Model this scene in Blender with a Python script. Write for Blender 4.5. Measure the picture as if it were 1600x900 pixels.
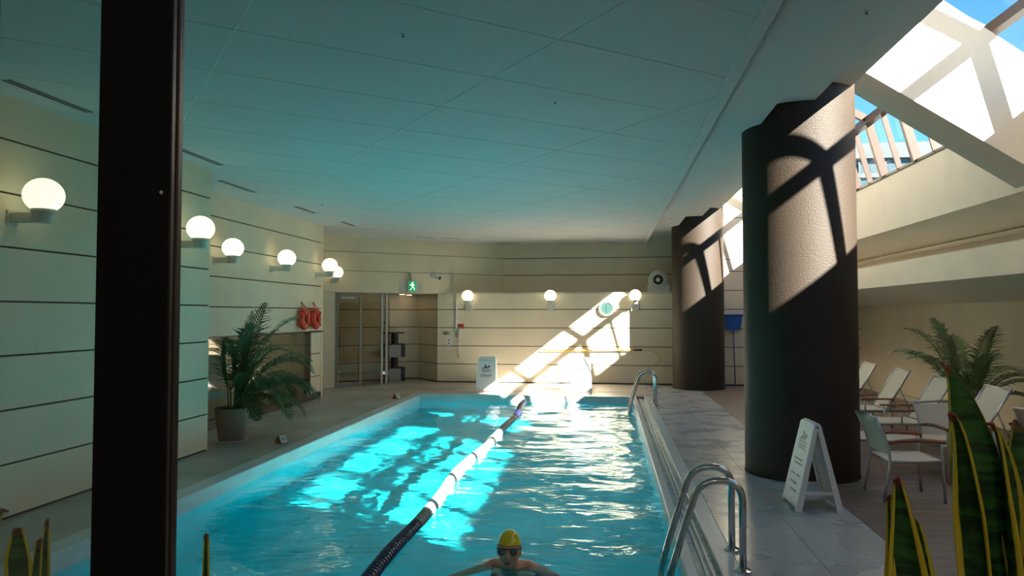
import bpy, bmesh, math, random
import numpy as np
from mathutils import Vector, Matrix

random.seed(7); np.random.seed(7)
for o in list(bpy.data.objects): bpy.data.objects.remove(o)
sc = bpy.context.scene
COL = sc.collection
R = math.radians

# ------------------------------------------------------------------ camera
cam_d = bpy.data.cameras.new('camera'); cam = bpy.data.objects.new('camera', cam_d); COL.objects.link(cam)
cam_d.sensor_width = 36.0; cam_d.lens = 36.0*1155/1600; cam_d.clip_start = 0.05; cam_d.clip_end = 500
cam.location = (0, 0, 1.65); cam.rotation_euler = (R(90+1.98), 0, R(7.33))
sc.camera = cam

# ------------------------------------------------------------------ world, sun, exposure
SUN = Vector((-1.0, 1.0, -0.78)).normalized()
w = bpy.data.worlds.new('world'); sc.world = w; w.use_nodes = True
nt = w.node_tree; nt.nodes.clear()
out = nt.nodes.new('ShaderNodeOutputWorld'); bg = nt.nodes.new('ShaderNodeBackground'); sky = nt.nodes.new('ShaderNodeTexSky')
sky.sky_type = 'NISHITA'; sky.sun_disc = False; sky.sun_elevation = R(28.9); sky.sun_rotation = R(135)
sky.altitude = 200; sky.air_density = 1.0; sky.dust_density = 0.0; sky.ozone_density = 3.0
bg.inputs['Strength'].default_value = 0.27
mul = nt.nodes.new('ShaderNodeMix'); mul.data_type = 'RGBA'; mul.blend_type = 'MULTIPLY'; mul.inputs['Factor'].default_value = 1.0; mul.inputs['B'].default_value = (0.42, 0.76, 1.0, 1)
nt.links.new(sky.outputs[0], mul.inputs['A']); nt.links.new(mul.outputs['Result'], bg.inputs[0]); nt.links.new(bg.outputs[0], out.inputs[0])
sd = bpy.data.lights.new('sun', 'SUN'); sun = bpy.data.objects.new('sun', sd); COL.objects.link(sun)
sd.energy = 38.0; sd.angle = R(0.6); sd.color = (1.0, 0.93, 0.82)
sun.rotation_euler = SUN.to_track_quat('-Z', 'Y').to_euler(); sun.location = (20, -20, 20)
sd.cycles.is_caustics_light = True
vs = sc.view_settings
vs.view_transform = 'Standard'; vs.look = 'None'; vs.gamma = 1.0; vs.use_curve_mapping = False
vs.exposure = 0.40
sc.cycles.caustics_refractive = True; sc.cycles.caustics_reflective = True
sc.cycles.sample_clamp_indirect = 6.0; sc.cycles.blur_glossy = 0.2
sc.cycles.max_bounces = 14; sc.cycles.diffuse_bounces = 6; sc.cycles.transparent_max_bounces = 16
sc.cycles.use_denoising = True

# ------------------------------------------------------------------ materials
MATS = {}
def mat(name, col, rough=0.6, metal=0.0, var=0.0, vscale=3.0, bump=0.0, bscale=40.0, spec=0.5, emit=None, estr=0.0, stretch=None, rvar=0.0, col2=None, world=False):
    m = bpy.data.materials.new(name); m.use_nodes = True; MATS[name] = m
    n = m.node_tree; b = n.nodes['Principled BSDF']; L = n.links.new
    b.inputs['Base Color'].default_value = (*col, 1); b.inputs['Roughness'].default_value = rough
    b.inputs['Metallic'].default_value = metal; b.inputs['Specular IOR Level'].default_value = spec
    tc = n.nodes.new('ShaderNodeTexCoord'); mp = n.nodes.new('ShaderNodeMapping'); 
    if world: ge = n.nodes.new('ShaderNodeNewGeometry'); L(ge.outputs['Position'], mp.inputs[0])
    else: L(tc.outputs['Object'], mp.inputs[0])
    if stretch: mp.inputs['Scale'].default_value = stretch
    if var > 0 or col2:
        no = n.nodes.new('ShaderNodeTexNoise'); no.inputs['Scale'].default_value = vscale; no.inputs['Detail'].default_value = 4
        L(mp.outputs[0], no.inputs['Vector'])
        mx = n.nodes.new('ShaderNodeMix'); mx.data_type = 'RGBA'
        c2 = col2 or tuple(max(0, c*(1-var)) for c in col); c1 = col if col2 else tuple(min(1, c*(1+var)) for c in col)
        mx.inputs['A'].default_value = (*c1, 1); mx.inputs['B'].default_value = (*c2, 1)
        rp = n.nodes.new('ShaderNodeMapRange'); rp.inputs[1].default_value = 0.35; rp.inputs[2].default_value = 0.65
        L(no.outputs[0], rp.inputs[0]); L(rp.outputs[0], mx.inputs['Factor']); L(mx.outputs['Result'], b.inputs['Base Color'])
        if rvar:
            rr = n.nodes.new('ShaderNodeMapRange'); rr.inputs[3].default_value = max(0.03, rough-rvar); rr.inputs[4].default_value = min(1, rough+rvar)
            L(rp.outputs[0], rr.inputs[0]); L(rr.outputs[0], b.inputs['Roughness'])
    if bump > 0:
        nb = n.nodes.new('ShaderNodeTexNoise'); nb.inputs['Scale'].default_value = bscale; L(mp.outputs[0], nb.inputs['Vector'])
        bp = n.nodes.new('ShaderNodeBump'); bp.inputs['Strength'].default_value = bump; bp.inputs['Distance'].default_value = 0.01
        L(nb.outputs[0], bp.inputs['Height']); L(bp.outputs[0], b.inputs['Normal'])
    if emit:
        b.inputs['Emission Color'].default_value = (*emit, 1); b.inputs['Emission Strength'].default_value = estr
    return m

CREAM = mat('cream_panel', (0.72, 0.62, 0.46), 0.55, var=0.04, vscale=1.5, bump=0.05, bscale=120)
OLIVE = mat('olive_lining', (0.34, 0.31, 0.235), 0.7, var=0.04)
JOINT = mat('joint_shadow_gap', (0.035, 0.028, 0.022), 0.8)
PLASTER = mat('cream_plaster', (0.70, 0.63, 0.52), 0.75, var=0.03, vscale=2, bump=0.05, bscale=60)
WALLTAN = mat('tan_plaster', (0.64, 0.53, 0.38), 0.75, var=0.05, vscale=1.2, bump=0.05, bscale=60)
CEIL = mat('ceiling_board', (0.57, 0.57, 0.565), 0.8, var=0.02, vscale=1.0, bump=0.03, bscale=150)
CEILG = mat('ceiling_gap', (0.92, 0.92, 0.90), 0.8)
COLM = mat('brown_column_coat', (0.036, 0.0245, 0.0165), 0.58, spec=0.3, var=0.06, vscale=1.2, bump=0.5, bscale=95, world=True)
STONE = mat('deck_stone', (0.48, 0.43, 0.38), 0.42, col2=(0.41, 0.36, 0.31), vscale=1.1, bump=0.06, bscale=30, rvar=0.12, world=True)
WETSTONE = mat('damp_deck_stone', (0.52, 0.50, 0.49), 0.30, col2=(0.49, 0.47, 0.46), vscale=2.6, bump=0.10, bscale=7, rvar=0.10, world=True, stretch=(0.7, 1.0, 1))
GROUT = mat('deck_grout', (0.16, 0.145, 0.13), 0.8)
PLANK = mat('brown_floor_plank', (0.22, 0.16, 0.13), 0.5, var=0.18, vscale=2.0, stretch=(0.6, 6, 1), bump=0.05, bscale=20, world=True)
COPING = mat('white_coping', (0.62, 0.63, 0.63), 0.35, var=0.06, vscale=3, bump=0.06, bscale=25)
GUTTER = mat('gutter_glass_mosaic', (0.50, 0.58, 0.56), 0.15, var=0.2, vscale=14, bump=0.2, bscale=20)
POOL = mat('turquoise_pool_lining', (0.010, 0.68, 0.76), 0.5, var=0.06, vscale=2.0)
BLACK = mat('black_painted_metal', (0.006, 0.0055, 0.0055), 0.55, bump=0.04, bscale=60, spec=0.06)
BROWNMET = mat('dark_bronze_track', (0.055, 0.042, 0.036), 0.3, metal=0.4)
BRONZE = mat('tan_bronze_mullion', (0.05, 0.026, 0.015), 0.4, metal=0.1, var=0.05)
DKBRONZE = mat('dark_purlin', (0.035, 0.027, 0.022), 0.4, metal=0.2)
STEEL = mat('brushed_stainless', (0.56, 0.55, 0.53), 0.16, metal=1.0)
ALU = mat('grey_aluminium', (0.52, 0.52, 0.53), 0.35, metal=0.7)
DOORMET = mat('bronze_door_frame', (0.30, 0.27, 0.23), 0.4, metal=0.3)
WHITE = mat('white_plastic', (0.78, 0.78, 0.78), 0.4)
LWHITE = mat('lamp_bracket_white', (0.58, 0.56, 0.50), 0.45)
GREYMARK = mat('grey_print', (0.28, 0.30, 0.32), 0.5)
DARKMARK = mat('dark_print', (0.03, 0.035, 0.05), 0.5)
BLUEMARK = mat('blue_print', (0.02, 0.16, 0.45), 0.5)
WOOD = mat('reddish_teak', (0.30, 0.10, 0.045), 0.45, var=0.25, vscale=6, stretch=(1, 8, 8))
BLOCK = mat('brown_wood_block', (0.33, 0.15, 0.06), 0.6, var=0.2, vscale=8)
SLING = mat('beige_sling_mesh', (0.66, 0.61, 0.50), 0.7, bump=0.15, bscale=250)
REDP = mat('red_buoy_plastic', (0.72, 0.045, 0.02), 0.3)
ROPE = mat('rope_red', (0.45, 0.10, 0.06), 0.8)
POT = mat('taupe_clay_pot', (0.27, 0.21, 0.165), 0.7, var=0.08, vscale=5)
SOIL = mat('dark_soil', (0.03, 0.022, 0.016), 0.95, bump=0.5, bscale=60)
FROND = mat('palm_leaf_green', (0.032, 0.095, 0.025), 0.45, var=0.35, vscale=5)
FROND2 = mat('palm_leaf_olive', (0.15, 0.22, 0.08), 0.45, var=0.35, vscale=5)
STEM = mat('palm_stem', (0.15, 0.20, 0.07), 0.5)
NAVY = mat('navy_float', (0.012, 0.018, 0.075), 0.35)
WFLOAT = mat('white_float', (0.80, 0.80, 0.78), 0.35)
GFLOAT = mat('grey_and_shade_float', (0.33, 0.30, 0.27), 0.45)
YELLOW = mat('yellow_latex', (0.83, 0.62, 0.015), 0.3, bump=0.35, bscale=14, stretch=(1, 1, 3))
SKIN = mat('skin', (0.74, 0.30, 0.19), 0.42, var=0.08, vscale=10)
GOGG = mat('goggle_lens', (0.10, 0.17, 0.19), 0.06, spec=0.8)
RUBBER = mat('black_rubber', (0.015, 0.014, 0.013), 0.5)
TRUNK = mat('navy_swimwear', (0.02, 0.03, 0.08), 0.7)
LIPS = mat('mouth_dark', (0.16, 0.04, 0.035), 0.5)
POLE_Y = mat('yellow_pole', (0.62, 0.40, 0.06), 0.35)
BLUEP = mat('blue_plastic', (0.01, 0.10, 0.42), 0.4)
REDS = mat('red_sign', (0.55, 0.02, 0.02), 0.5)
GREY = mat('grey_plastic', (0.33, 0.32, 0.30), 0.5)
CLOCKF = mat('clock_face', (0.035, 0.085, 0.075), 0.25)
PLANTER = mat('planter_dark', (0.06, 0.055, 0.05), 0.6)
LOBBY = mat('lobby_plaster', (0.72, 0.68, 0.62), 0.8)
CONC = mat('outer_concrete', (0.5, 0.48, 0.45), 0.85)
TOWER = mat('tower_glass', (0.004, 0.028, 0.042), 0.35, var=0.25, vscale=0.25)
TOWERB = mat('tower_band', (0.016, 0.028, 0.034), 0.6)
GLOBE = mat('lit_opal_globe', (0.9, 0.88, 0.8), 0.4, emit=(1.0, 0.90, 0.55), estr=1.25)
DOWNL = mat('lit_downlight', (0.9, 0.8, 0.7), 0.4, emit=(1.0, 0.68, 0.42), estr=6.0)
EXITG = mat('lit_exit_green', (0.0, 0.25, 0.10), 0.4, emit=(0.0, 0.30, 0.11), estr=0.7)
EXITW = mat('lit_exit_white', (0.8, 0.9, 0.8), 0.4, emit=(0.75, 1.0, 0.78), estr=0.7)
COVEL = mat('cove_tube', (0.75, 0.70, 0.60), 0.4)

def glass_mat(name, tint, refl=1.0, rough=0.0):
    m = bpy.data.materials.new(name); m.use_nodes = True; n = m.node_tree; n.nodes.clear(); L = n.links.new
    o = n.nodes.new('ShaderNodeOutputMaterial'); t = n.nodes.new('ShaderNodeBsdfTransparent'); g = n.nodes.new('ShaderNodeBsdfGlossy')
    t.inputs[0].default_value = (*tint, 1); g.inputs['Roughness'].default_value = rough
    lw = n.nodes.new('ShaderNodeLayerWeight'); pw_ = n.nodes.new('ShaderNodeMath'); pw_.operation = 'POWER'; pw_.inputs[1].default_value = 5.0
    f = n.nodes.new('ShaderNodeMath'); f.operation = 'MULTIPLY_ADD'; f.inputs[1].default_value = 0.92; f.inputs[2].default_value = 0.08
    lw.inputs[0].default_value = 0.5; L(lw.outputs['Facing'], pw_.inputs[0]); L(pw_.outputs[0], f.inputs[0])
    k = n.nodes.new('ShaderNodeMath'); k.operation = 'MULTIPLY'; k.inputs[1].default_value = refl; k.use_clamp = True
    mx = n.nodes.new('ShaderNodeMixShader'); L(f.outputs[0], k.inputs[0]); L(k.outputs[0], mx.inputs[0]); L(t.outputs[0], mx.inputs[1]); L(g.outputs[0], mx.inputs[2]); L(mx.outputs[0], o.inputs[0])
    MATS[name] = m; return m
PANE = glass_mat('clear_window_pane', (0.93, 0.97, 0.97), 0.12)
TPANE = glass_mat('greenish_partition_pane', (0.93, 0.97, 0.96), 0.5)
DPANE = glass_mat('bronze_door_pane', (0.80, 0.77, 0.68), 0.9, 0.02)

WATER = bpy.data.materials.new('pool_water'); WATER.use_nodes = True
n = WATER.node_tree; n.nodes.clear(); o_ = n.nodes.new('ShaderNodeOutputMaterial'); g_ = n.nodes.new('ShaderNodeBsdfGlass')
g_.inputs['Color'].default_value = (0.86, 0.97, 1.0, 1); g_.inputs['Roughness'].default_value = 0.0; g_.inputs['IOR'].default_value = 1.33
tcw = n.nodes.new('ShaderNodeTexCoord'); mpw = n.nodes.new('ShaderNodeMapping'); mpw.inputs['Scale'].default_value = (1.0, 1.9, 1.0)
nw = n.nodes.new('ShaderNodeTexNoise'); nw.inputs['Scale'].default_value = 3.2; nw.inputs['Detail'].default_value = 2.5; nw.inputs['Distortion'].default_value = 0.6
bw = n.nodes.new('ShaderNodeBump'); bw.inputs['Strength'].default_value = 1.0; bw.inputs['Distance'].default_value = 0.013
n.links.new(tcw.outputs['Object'], mpw.inputs[0]); n.links.new(mpw.outputs[0], nw.inputs['Vector']); n.links.new(nw.outputs[0], bw.inputs['Height']); n.links.new(bw.outputs[0], g_.inputs['Normal'])
n.links.new(g_.outputs[0], o_.inputs[0])

def leaf_mat(name, lo):
    m = bpy.data.materials.new(name); m.use_nodes = True; n = m.node_tree; L = n.links.new; b = n.nodes['Principled BSDF']
    uv = n.nodes.new('ShaderNodeUVMap'); sp = n.nodes.new('ShaderNodeSeparateXYZ'); L(uv.outputs[0], sp.inputs[0])
    a = n.nodes.new('ShaderNodeMath'); a.operation = 'SUBTRACT'; a.inputs[1].default_value = 0.5; L(sp.outputs[0], a.inputs[0])
    ab = n.nodes.new('ShaderNodeMath'); ab.operation = 'ABSOLUTE'; L(a.outputs[0], ab.inputs[0])
    no = n.nodes.new('ShaderNodeTexNoise'); no.inputs['Scale'].default_value = 14; tc = n.nodes.new('ShaderNodeTexCoord'); L(tc.outputs['Object'], no.inputs['Vector'])
    ad = n.nodes.new('ShaderNodeMath'); ad.operation = 'MULTIPLY_ADD'; ad.inputs[1].default_value = 0.10; L(no.outputs[0], ad.inputs[0]); L(ab.outputs[0], ad.inputs[2])
    rp = n.nodes.new('ShaderNodeMapRange'); rp.inputs[1].default_value = lo; rp.inputs[2].default_value = lo+0.03; L(ad.outputs[0], rp.inputs[0])
    # dark cross bands
    mp = n.nodes.new('ShaderNodeMapping'); mp.inputs['Scale'].default_value = (12, 12, 70); L(tc.outputs['Object'], mp.inputs[0])
    n2 = n.nodes.new('ShaderNodeTexNoise'); n2.inputs['Scale'].default_value = 1.0; n2.inputs['Detail'].default_value = 3; L(mp.outputs[0], n2.inputs['Vector'])
    r2 = n.nodes.new('ShaderNodeMapRange'); r2.inputs[1].default_value = 0.42; r2.inputs[2].default_value = 0.6; L(n2.outputs[0], r2.inputs[0])
    mx = n.nodes.new('ShaderNodeMix'); mx.data_type = 'RGBA'; mx.inputs['A'].default_value = (0.012, 0.05, 0.018, 1); mx.inputs['B'].default_value = (0.035, 0.15, 0.03, 1); L(r2.outputs[0], mx.inputs['Factor'])
    my = n.nodes.new('ShaderNodeMix'); my.data_type = 'RGBA'; my.inputs['B'].default_value = (0.62, 0.52, 0.04, 1); L(mx.outputs['Result'], my.inputs['A']); L(rp.outputs[0], my.inputs['Factor'])
    # brown dry tip
    r3 = n.nodes.new('ShaderNodeMapRange'); r3.inputs[1].default_value = 0.965; r3.inputs[2].default_value = 0.985; L(sp.outputs[1], r3.inputs[0])
    mz = n.nodes.new('ShaderNodeMix'); mz.data_type = 'RGBA'; mz.inputs['B'].default_value = (0.25, 0.07, 0.03, 1); L(my.outputs['Result'], mz.inputs['A']); L(r3.outputs[0], mz.inputs['Factor'])
    L(mz.outputs['Result'], b.inputs['Base Color']); b.inputs['Roughness'].default_value = 0.35
    tr = n.nodes.new('ShaderNodeBsdfTranslucent'); ms = n.nodes.new('ShaderNodeMixShader'); ms.inputs[0].default_value = 0.4; L(mz.outputs['Result'], tr.inputs[0])
    L(b.outputs[0], ms.inputs[1]); L(tr.outputs[0], ms.inputs[2]); L(ms.outputs[0], n.nodes['Material Output'].inputs[0])
    return m
SNAKE = leaf_mat('snake_plant_leaf', 0.425); SNAKE2 = leaf_mat('snake_plant_dark_leaf', 0.53)

# ------------------------------------------------------------------ mesh helpers
class MB:
    def __init__(s): s.v = []; s.f = []; s.uv = None
    def add(s, vs, fs):
        k = len(s.v); s.v += [tuple(map(float, p)) for p in vs]; s.f += [tuple(i+k for i in f) for f in fs]; return s
    def box(s, lo, hi, c=0.0):
        x0, y0, z0 = lo; x1, y1, z1 = hi
        if c <= 0:
            return s.add([(x0,y0,z0),(x1,y0,z0),(x1,y1,z0),(x0,y1,z0),(x0,y0,z1),(x1,y0,z1),(x1,y1,z1),(x0,y1,z1)],
                  [(3,2,1,0),(4,5,6,7),(0,1,5,4),(1,2,6,5),(2,3,7,6),(3,0,4,7)])
        bm = bmesh.new(); bmesh.ops.create_cube(bm, size=1)
        for v in bm.verts: v.co = Vector(((x0+x1)/2+v.co.x*(x1-x0), (y0+y1)/2+v.co.y*(y1-y0), (z0+z1)/2+v.co.z*(z1-z0)))
        c = min(c, 0.45*min(x1-x0, y1-y0, z1-z0))
        bmesh.ops.bevel(bm, geom=list(bm.edges), offset=c, segments=1, affect='EDGES')
        bm.verts.index_update(); s.add([v.co for v in bm.verts], [[v.index for v in f.verts] for f in bm.faces]); bm.free(); return s
    def prism(s, poly, axis, a, b):
        """poly: 2D points; axis 'z' -> (x,y), 'y' -> (x,z), 'x' -> (y,z); extruded from a to b"""
        def P(p, t): return (p[0], p[1], t) if axis == 'z' else ((p[0], t, p[1]) if axis == 'y' else (t, p[0], p[1]))
        n = len(poly); vs = [P(p, a) for p in poly]+[P(p, b) for p in poly]
        fs = [tuple(range(n-1, -1, -1)), tuple(range(n, 2*n))]+[(i, (i+1) % n, n+(i+1) % n, n+i) for i in range(n)]
        return s.add(vs, fs)
    def tube(s, pts, r, seg=8, cap=True):
        pts = [Vector(p) for p in pts]; n = len(pts); rs = r if isinstance(r, (list, tuple)) else [r]*n
        vs = []; fs = []; ref = None
        for i, p in enumerate(pts):
            t = (pts[min(i+1, n-1)]-pts[max(i-1, 0)]).normalized()
            if ref is None: ref = t.orthogonal().normalized()
            else:
                ref = ref-t*ref.dot(t)
                ref = ref.normalized() if ref.length > 1e-6 else t.orthogonal().normalized()
            bn = t.cross(ref)
            for k in range(seg):
                a = 2*math.pi*k/seg; vs.append(p+(ref*math.cos(a)+bn*math.sin(a))*rs[i])
        for i in range(n-1):
            for k in range(seg):
                fs.append((i*seg+k, i*seg+(k+1) % seg, (i+1)*seg+(k+1) % seg, (i+1)*seg+k))
        if cap: fs.append(tuple(range(seg-1, -1, -1))); fs.append(tuple((n-1)*seg+k for k in range(seg)))
        return s.add(vs, fs)
    def lathe(s, prof, seg=24, axis='z', c=(0, 0, 0)):
        vs = []; fs = []; n = len(prof)
        for r, h in prof:
            for k in range(seg):
                a = 2*math.pi*k/seg; p = (r*math.cos(a), r*math.sin(a), h)
                if axis == 'y': p = (p[0], h, p[1])
                if axis == 'x': p = (h, p[0], p[1])
                vs.append((p[0]+c[0], p[1]+c[1], p[2]+c[2]))
        for i in range(n-1):
            for k in range(seg):
                q = (i*seg+k, i*seg+(k+1) % seg, (i+1)*seg+(k+1) % seg, (i+1)*seg+k)
                fs.append(q if axis != 'y' else q[::-1])
        fs.append(tuple(range(seg-1, -1, -1)) if axis != 'y' else tuple(range(seg))); 
        top = tuple((n-1)*seg+k for k in range(seg)); fs.append(top if axis != 'y' else top[::-1])
        return s.add(vs, fs)
    def xf(s, M):
        s.v = [tuple(M @ Vector(p)) for p in s.v]; return s
    def mesh(s, name, m, smooth=False):
        me = bpy.data.meshes.new(name); me.from_pydata(s.v, [], s.f); me.update()
        if smooth: me.polygons.foreach_set('use_smooth', [True]*len(me.polygons))
        if m: me.materials.append(m)
        return me
def put(name, me, parent=None, loc=(0, 0, 0), rz=0.0):
    o = bpy.data.objects.new(name, me); COL.objects.link(o); o.location = loc; o.rotation_euler = (0, 0, rz)
    if parent is not None: o.parent = parent
    return o
def mk(name, mb, m, parent=None, smooth=False, loc=(0, 0, 0), angle=None, rz=0.0):
    me = mb.mesh(name, m, smooth or angle is not None); o = put(name, me, parent, loc, rz)
    if angle is not None: me.set_sharp_from_angle(angle=R(angle))
    return o
def tag(o, label=None, cat=None, group=None, kind=None):
    if label: o['label'] = label
    if cat: o['category'] = cat
    if group: o['group'] = group
    if kind: o['kind'] = kind
    return o
def thing(name, label, cat, loc=(0, 0, 0), rz=0.0, group=None):
    o = put(name, None, None, loc, rz); o.empty_display_size = 0.05; return tag(o, label, cat, group)
def struct(name, mb, m, angle=None): return tag(mk(name, mb, m, angle=angle), kind='structure')
def dup(root, loc, rz, label):
    r = root.copy(); COL.objects.link(r); r.location = loc; r.rotation_euler = (0, 0, rz); r['label'] = label
    for ch in list(root.children):
        c = ch.copy(); COL.objects.link(c); c.parent = r
        for g in list(ch.children):
            d = g.copy(); COL.objects.link(d); d.parent = c
    return r
def text_mesh(txt, size, m, name):
    cu = bpy.data.curves.new(name, 'FONT'); cu.body = txt; cu.size = size; cu.align_x = 'CENTER'; cu.extrude = 0.0008
    o = bpy.data.objects.new(name, cu); COL.objects.link(o); dg = bpy.context.evaluated_depsgraph_get()
    me = bpy.data.meshes.new_from_object(o.evaluated_get(dg)); bpy.data.objects.remove(o); bpy.data.curves.remove(cu)
    me.materials.clear(); me.materials.append(m); me.name = name; return me

# ------------------------------------------------------------------ dimensions
ZC = 3.40                                   # main ceiling
JS = [0.44, 0.873, 1.31, 1.747, 2.185, 2.62, 3.05]
WE = -1.3
XL, XR, XREC = -4.78, 5.65, -5.6            # left wall, wing wall, recessed left wall
YF, YU, YP = 17.5, 18.61, 0.95              # far wall, upper far wall, partition
PX0, PX1, PY0, PY1 = -3.76, 0.50, 2.2, 14.78
WZ = -0.12
E1 = Vector((-0.615, 0.788)); E2 = Vector((0.788, 0.615))

def vslab(p0, p1, z0, z1, a, b):
    """vertical slab along p0->p1, between offsets a and b on the left-hand normal"""
    p0 = Vector(p0); p1 = Vector(p1); d = (p1-p0).normalized(); nn = Vector((-d.y, d.x))
    q = [p0+nn*a, p1+nn*a, p1+nn*b, p0+nn*b]
    if a > b: q = q[::-1]
    return MB().prism([(v.x, v.y) for v in q], 'z', z0, z1)
def boards(parent, p0, p1, zs, side=1, proud=0.02, gap=0.017, m=CREAM, name='wall_panel'):
    cache = {}
    for z0, z1 in zip(zs[:-1], zs[1:]):
        h = round(z1-z0, 4)
        if h not in cache: cache[h] = vslab(p0, p1, gap/2, h-gap/2, 0.0 if side > 0 else -proud, proud if side > 0 else 0.0).mesh(name, m)
        put(name, cache[h], parent, (0, 0, z0))

# ------------------------------------------------------------------ floor / deck
fl = struct('floor', MB().prism([(-7.6, -3), (PX0-0.19, -3), (PX0-0.19, 19.5), (-7.6, 19.5)], 'z', -0.3, -0.012)
            .prism([(PX1+0.35, -3), (6.2, -3), (6.2, 19.5), (PX1+0.35, 19.5)], 'z', -0.3, -0.012)
            .prism([(PX0-0.19, -3), (PX1+0.35, -3), (PX1+0.35, PY0-0.3), (PX0-0.19, PY0-0.3)], 'z', -0.3, -0.012)
            .prism([(PX0-0.19, PY1+0.2), (PX1+0.35, PY1+0.2), (PX1+0.35, 19.5), (PX0-0.19, 19.5)], 'z', -0.3, -0.012), GROUT)
tcache = {}
def tile(x0, x1, y0, y1, m, name='floor_tile', g=0.004):
    k = (round(x1-x0, 3), round(y1-y0, 3), m.name)
    if k not in tcache:
        tcache[k] = MB().box((g/2, g/2, -0.012), (x1-x0-g/2, y1-y0-g/2, 0.0)).mesh(name, m)
    put(name, tcache[k], fl, (x0, y0, 0))
def tiles(xs, ys, m, name='floor_tile'):
    for a, b in zip(xs[:-1], xs[1:]):
        for c, d in zip(ys[:-1], ys[1:]): tile(a, b, c, d, m, name)
ys = [0.95, 1.53]+[1.53+1.2*k for k in range(1, 12)]
tiles([PX1+0.35, 1.40, 2.0], ys, WETSTONE)                 # right-hand deck, joints at x = 1.40
tiles([PX1+0.35, 1.40, 2.0], [ys[-1], 16.1, 17.5], WETSTONE)
tiles([-4.80, PX0-0.19], [0.95, 2.4, 3.6, 4.8, 6.0, 7.2, 8.4, 9.6, 10.8, 12.0, 13.2, 14.4, 14.98], STONE)
tiles([-5.62, -4.80], [8.4, 9.6, 10.8, 12.0, 13.2, 14.1, 14.98], STONE)
tiles([PX0-0.19, -1.55, PX1+0.35], [0.95, PY0-0.3], STONE)
tiles([-7.4, -6.2, -5.0, PX0-0.19, -2.75, -1.55, -0.35, PX1+0.35], [14.98, 15.6, 16.2, 16.8, 17.4, 18.0, 18.6, 19.2], STONE)
tiles([-7.4, -6.2, -5.62], [14.1, 14.98], STONE)
# planks of the wing floor
pw = 0.165; pm = {}
y = 0.1; k = 0
while y < YF-0.01:
    cut = [3.1, 3.75, 4.4][k % 3]+0.2*random.random()
    cut = round(cut, 1)
    h = min(pw, YF-y)
    for a, b in ((2.0, cut), (cut, XR)):
        kk = (round(b-a, 2), round(h, 3))
        if kk not in pm: pm[kk] = MB().box((0.002, 0.0015, -0.012), (b-a-0.002, h-0.0015, 0.0)).mesh('floor_plank', PLANK)
        put('floor_plank', pm[kk], fl, (a, y, 0))
    y += pw; k += 1
tag(struct('floor_lobby', MB().box((-3.2, -2.6, -0.012), (2.24, YP, 0.0)), GROUT), 'dark floor of the viewing lobby', None)

# ------------------------------------------------------------------ pool
mb = MB()
D = -1.28
x0, x1, y0, y1 = PX0, PX1, PY0, PY1
mb.add([(x0,y0,D),(x1,y0,D),(x1,y1,D),(x0,y1,D),(x0,y0,-0.15),(x1,y0,-0.15),(x1,y1,-0.15),(x0,y1,-0.15)],
       [(0,1,2,3),(0,4,5,1),(1,5,6,2),(2,6,7,3),(3,7,4,0)])
pool = struct('pool_basin', mb, POOL); tag(pool, 'turquoise rectangular swimming pool basin sunk in the deck')
pool.cycles.is_caustics_receiver = True
cop = struct('trim_1', MB().box((x0-0.19, y0-0.3, -0.17), (x0+0.012, y1+0.2, 0.012), 0.008), COPING); cop['label'] = 'white coping strip along the left edge of the pool'
cop2 = struct('trim_2', MB().box((x0+0.012, y1-0.012, -0.17), (x1, y1+0.2, 0.012), 0.008), COPING); cop2['label'] = 'white coping strip at the far end of the pool'
cop4 = struct('trim_3', MB().box((x0+0.012, y0-0.3, -0.17), (x1, y0+0.012, 0.012), 0.008), COPING)
gut = struct('trim_4', MB().box((x1+0.07, y0-0.3, -0.16), (x1+0.215, y1+0.2, -0.045)), GUTTER); gut['label'] = 'overflow gutter channel along the right edge of the pool'
a_ = mk('inner_lip', MB().box((x1-0.01, y0-0.3, -0.17), (x1+0.07, y1+0.2, 0.0), 0.01), COPING, gut)
b_ = mk('outer_strip', MB().box((x1+0.215, y0-0.3, -0.16), (x1+0.35, y1+0.2, 0.004), 0.006), COPING, gut)
mk('gutter_rail', MB().box((x1+0.125, y0-0.3, -0.05), (x1+0.14, y1+0.2, -0.028), 0.003), COPING, gut)
mk('gutter_rail', MB().box((x1+0.165, y0-0.3, -0.05), (x1+0.18, y1+0.2, -0.028), 0.003), COPING, gut)
# water: a real rippled surface
NX, NY = 150, 440
gx = np.linspace(PX0, PX1, NX); gy = np.linspace(PY0, PY1, NY); GX, GY = np.meshgrid(gx, gy)
H = np.zeros_like(GX); rng = np.random.RandomState(11)
for i in range(70):
    lam = 0.34*(1.7/0.34)**(rng.rand()); th = rng.normal(math.pi/2, 0.75) if rng.rand() < 0.75 else rng.rand()*6.28
    kx, ky = 2*math.pi/lam*math.cos(th), 2*math.pi/lam*math.sin(th)
    amp = 0.00045*(lam/0.4)**1.15
    H += amp*np.sin(kx*GX+ky*GY+rng.rand()*6.28+0.8*np.sin(GX*1.3+GY*0.7+i))
for i in range(14):
    lam = 0.18+0.14*rng.rand(); th = rng.rand()*6.28
    H += 0.00021*np.sin(2*math.pi/lam*(math.cos(th)*GX+math.sin(th)*GY)+rng.rand()*6.28)
SWX, SWY = -0.68, 5.16
dist = np.sqrt((GX-SWX)**2+((GY-SWY))**2)
H += 0.006*np.exp(-dist*1.6)*np.sin(dist*14)                    # wake rings of the swimmer
edge = np.minimum(np.minimum(GX-PX0, PX1-GX), np.minimum(GY-PY0, PY1-GY)); H *= np.clip(edge/0.15, 0.25, 1)
Zs = WZ+H
verts = np.stack([GX.ravel(), GY.ravel(), Zs.ravel()], 1)
idx = np.arange(NX*NY).reshape(NY, NX)
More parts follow.
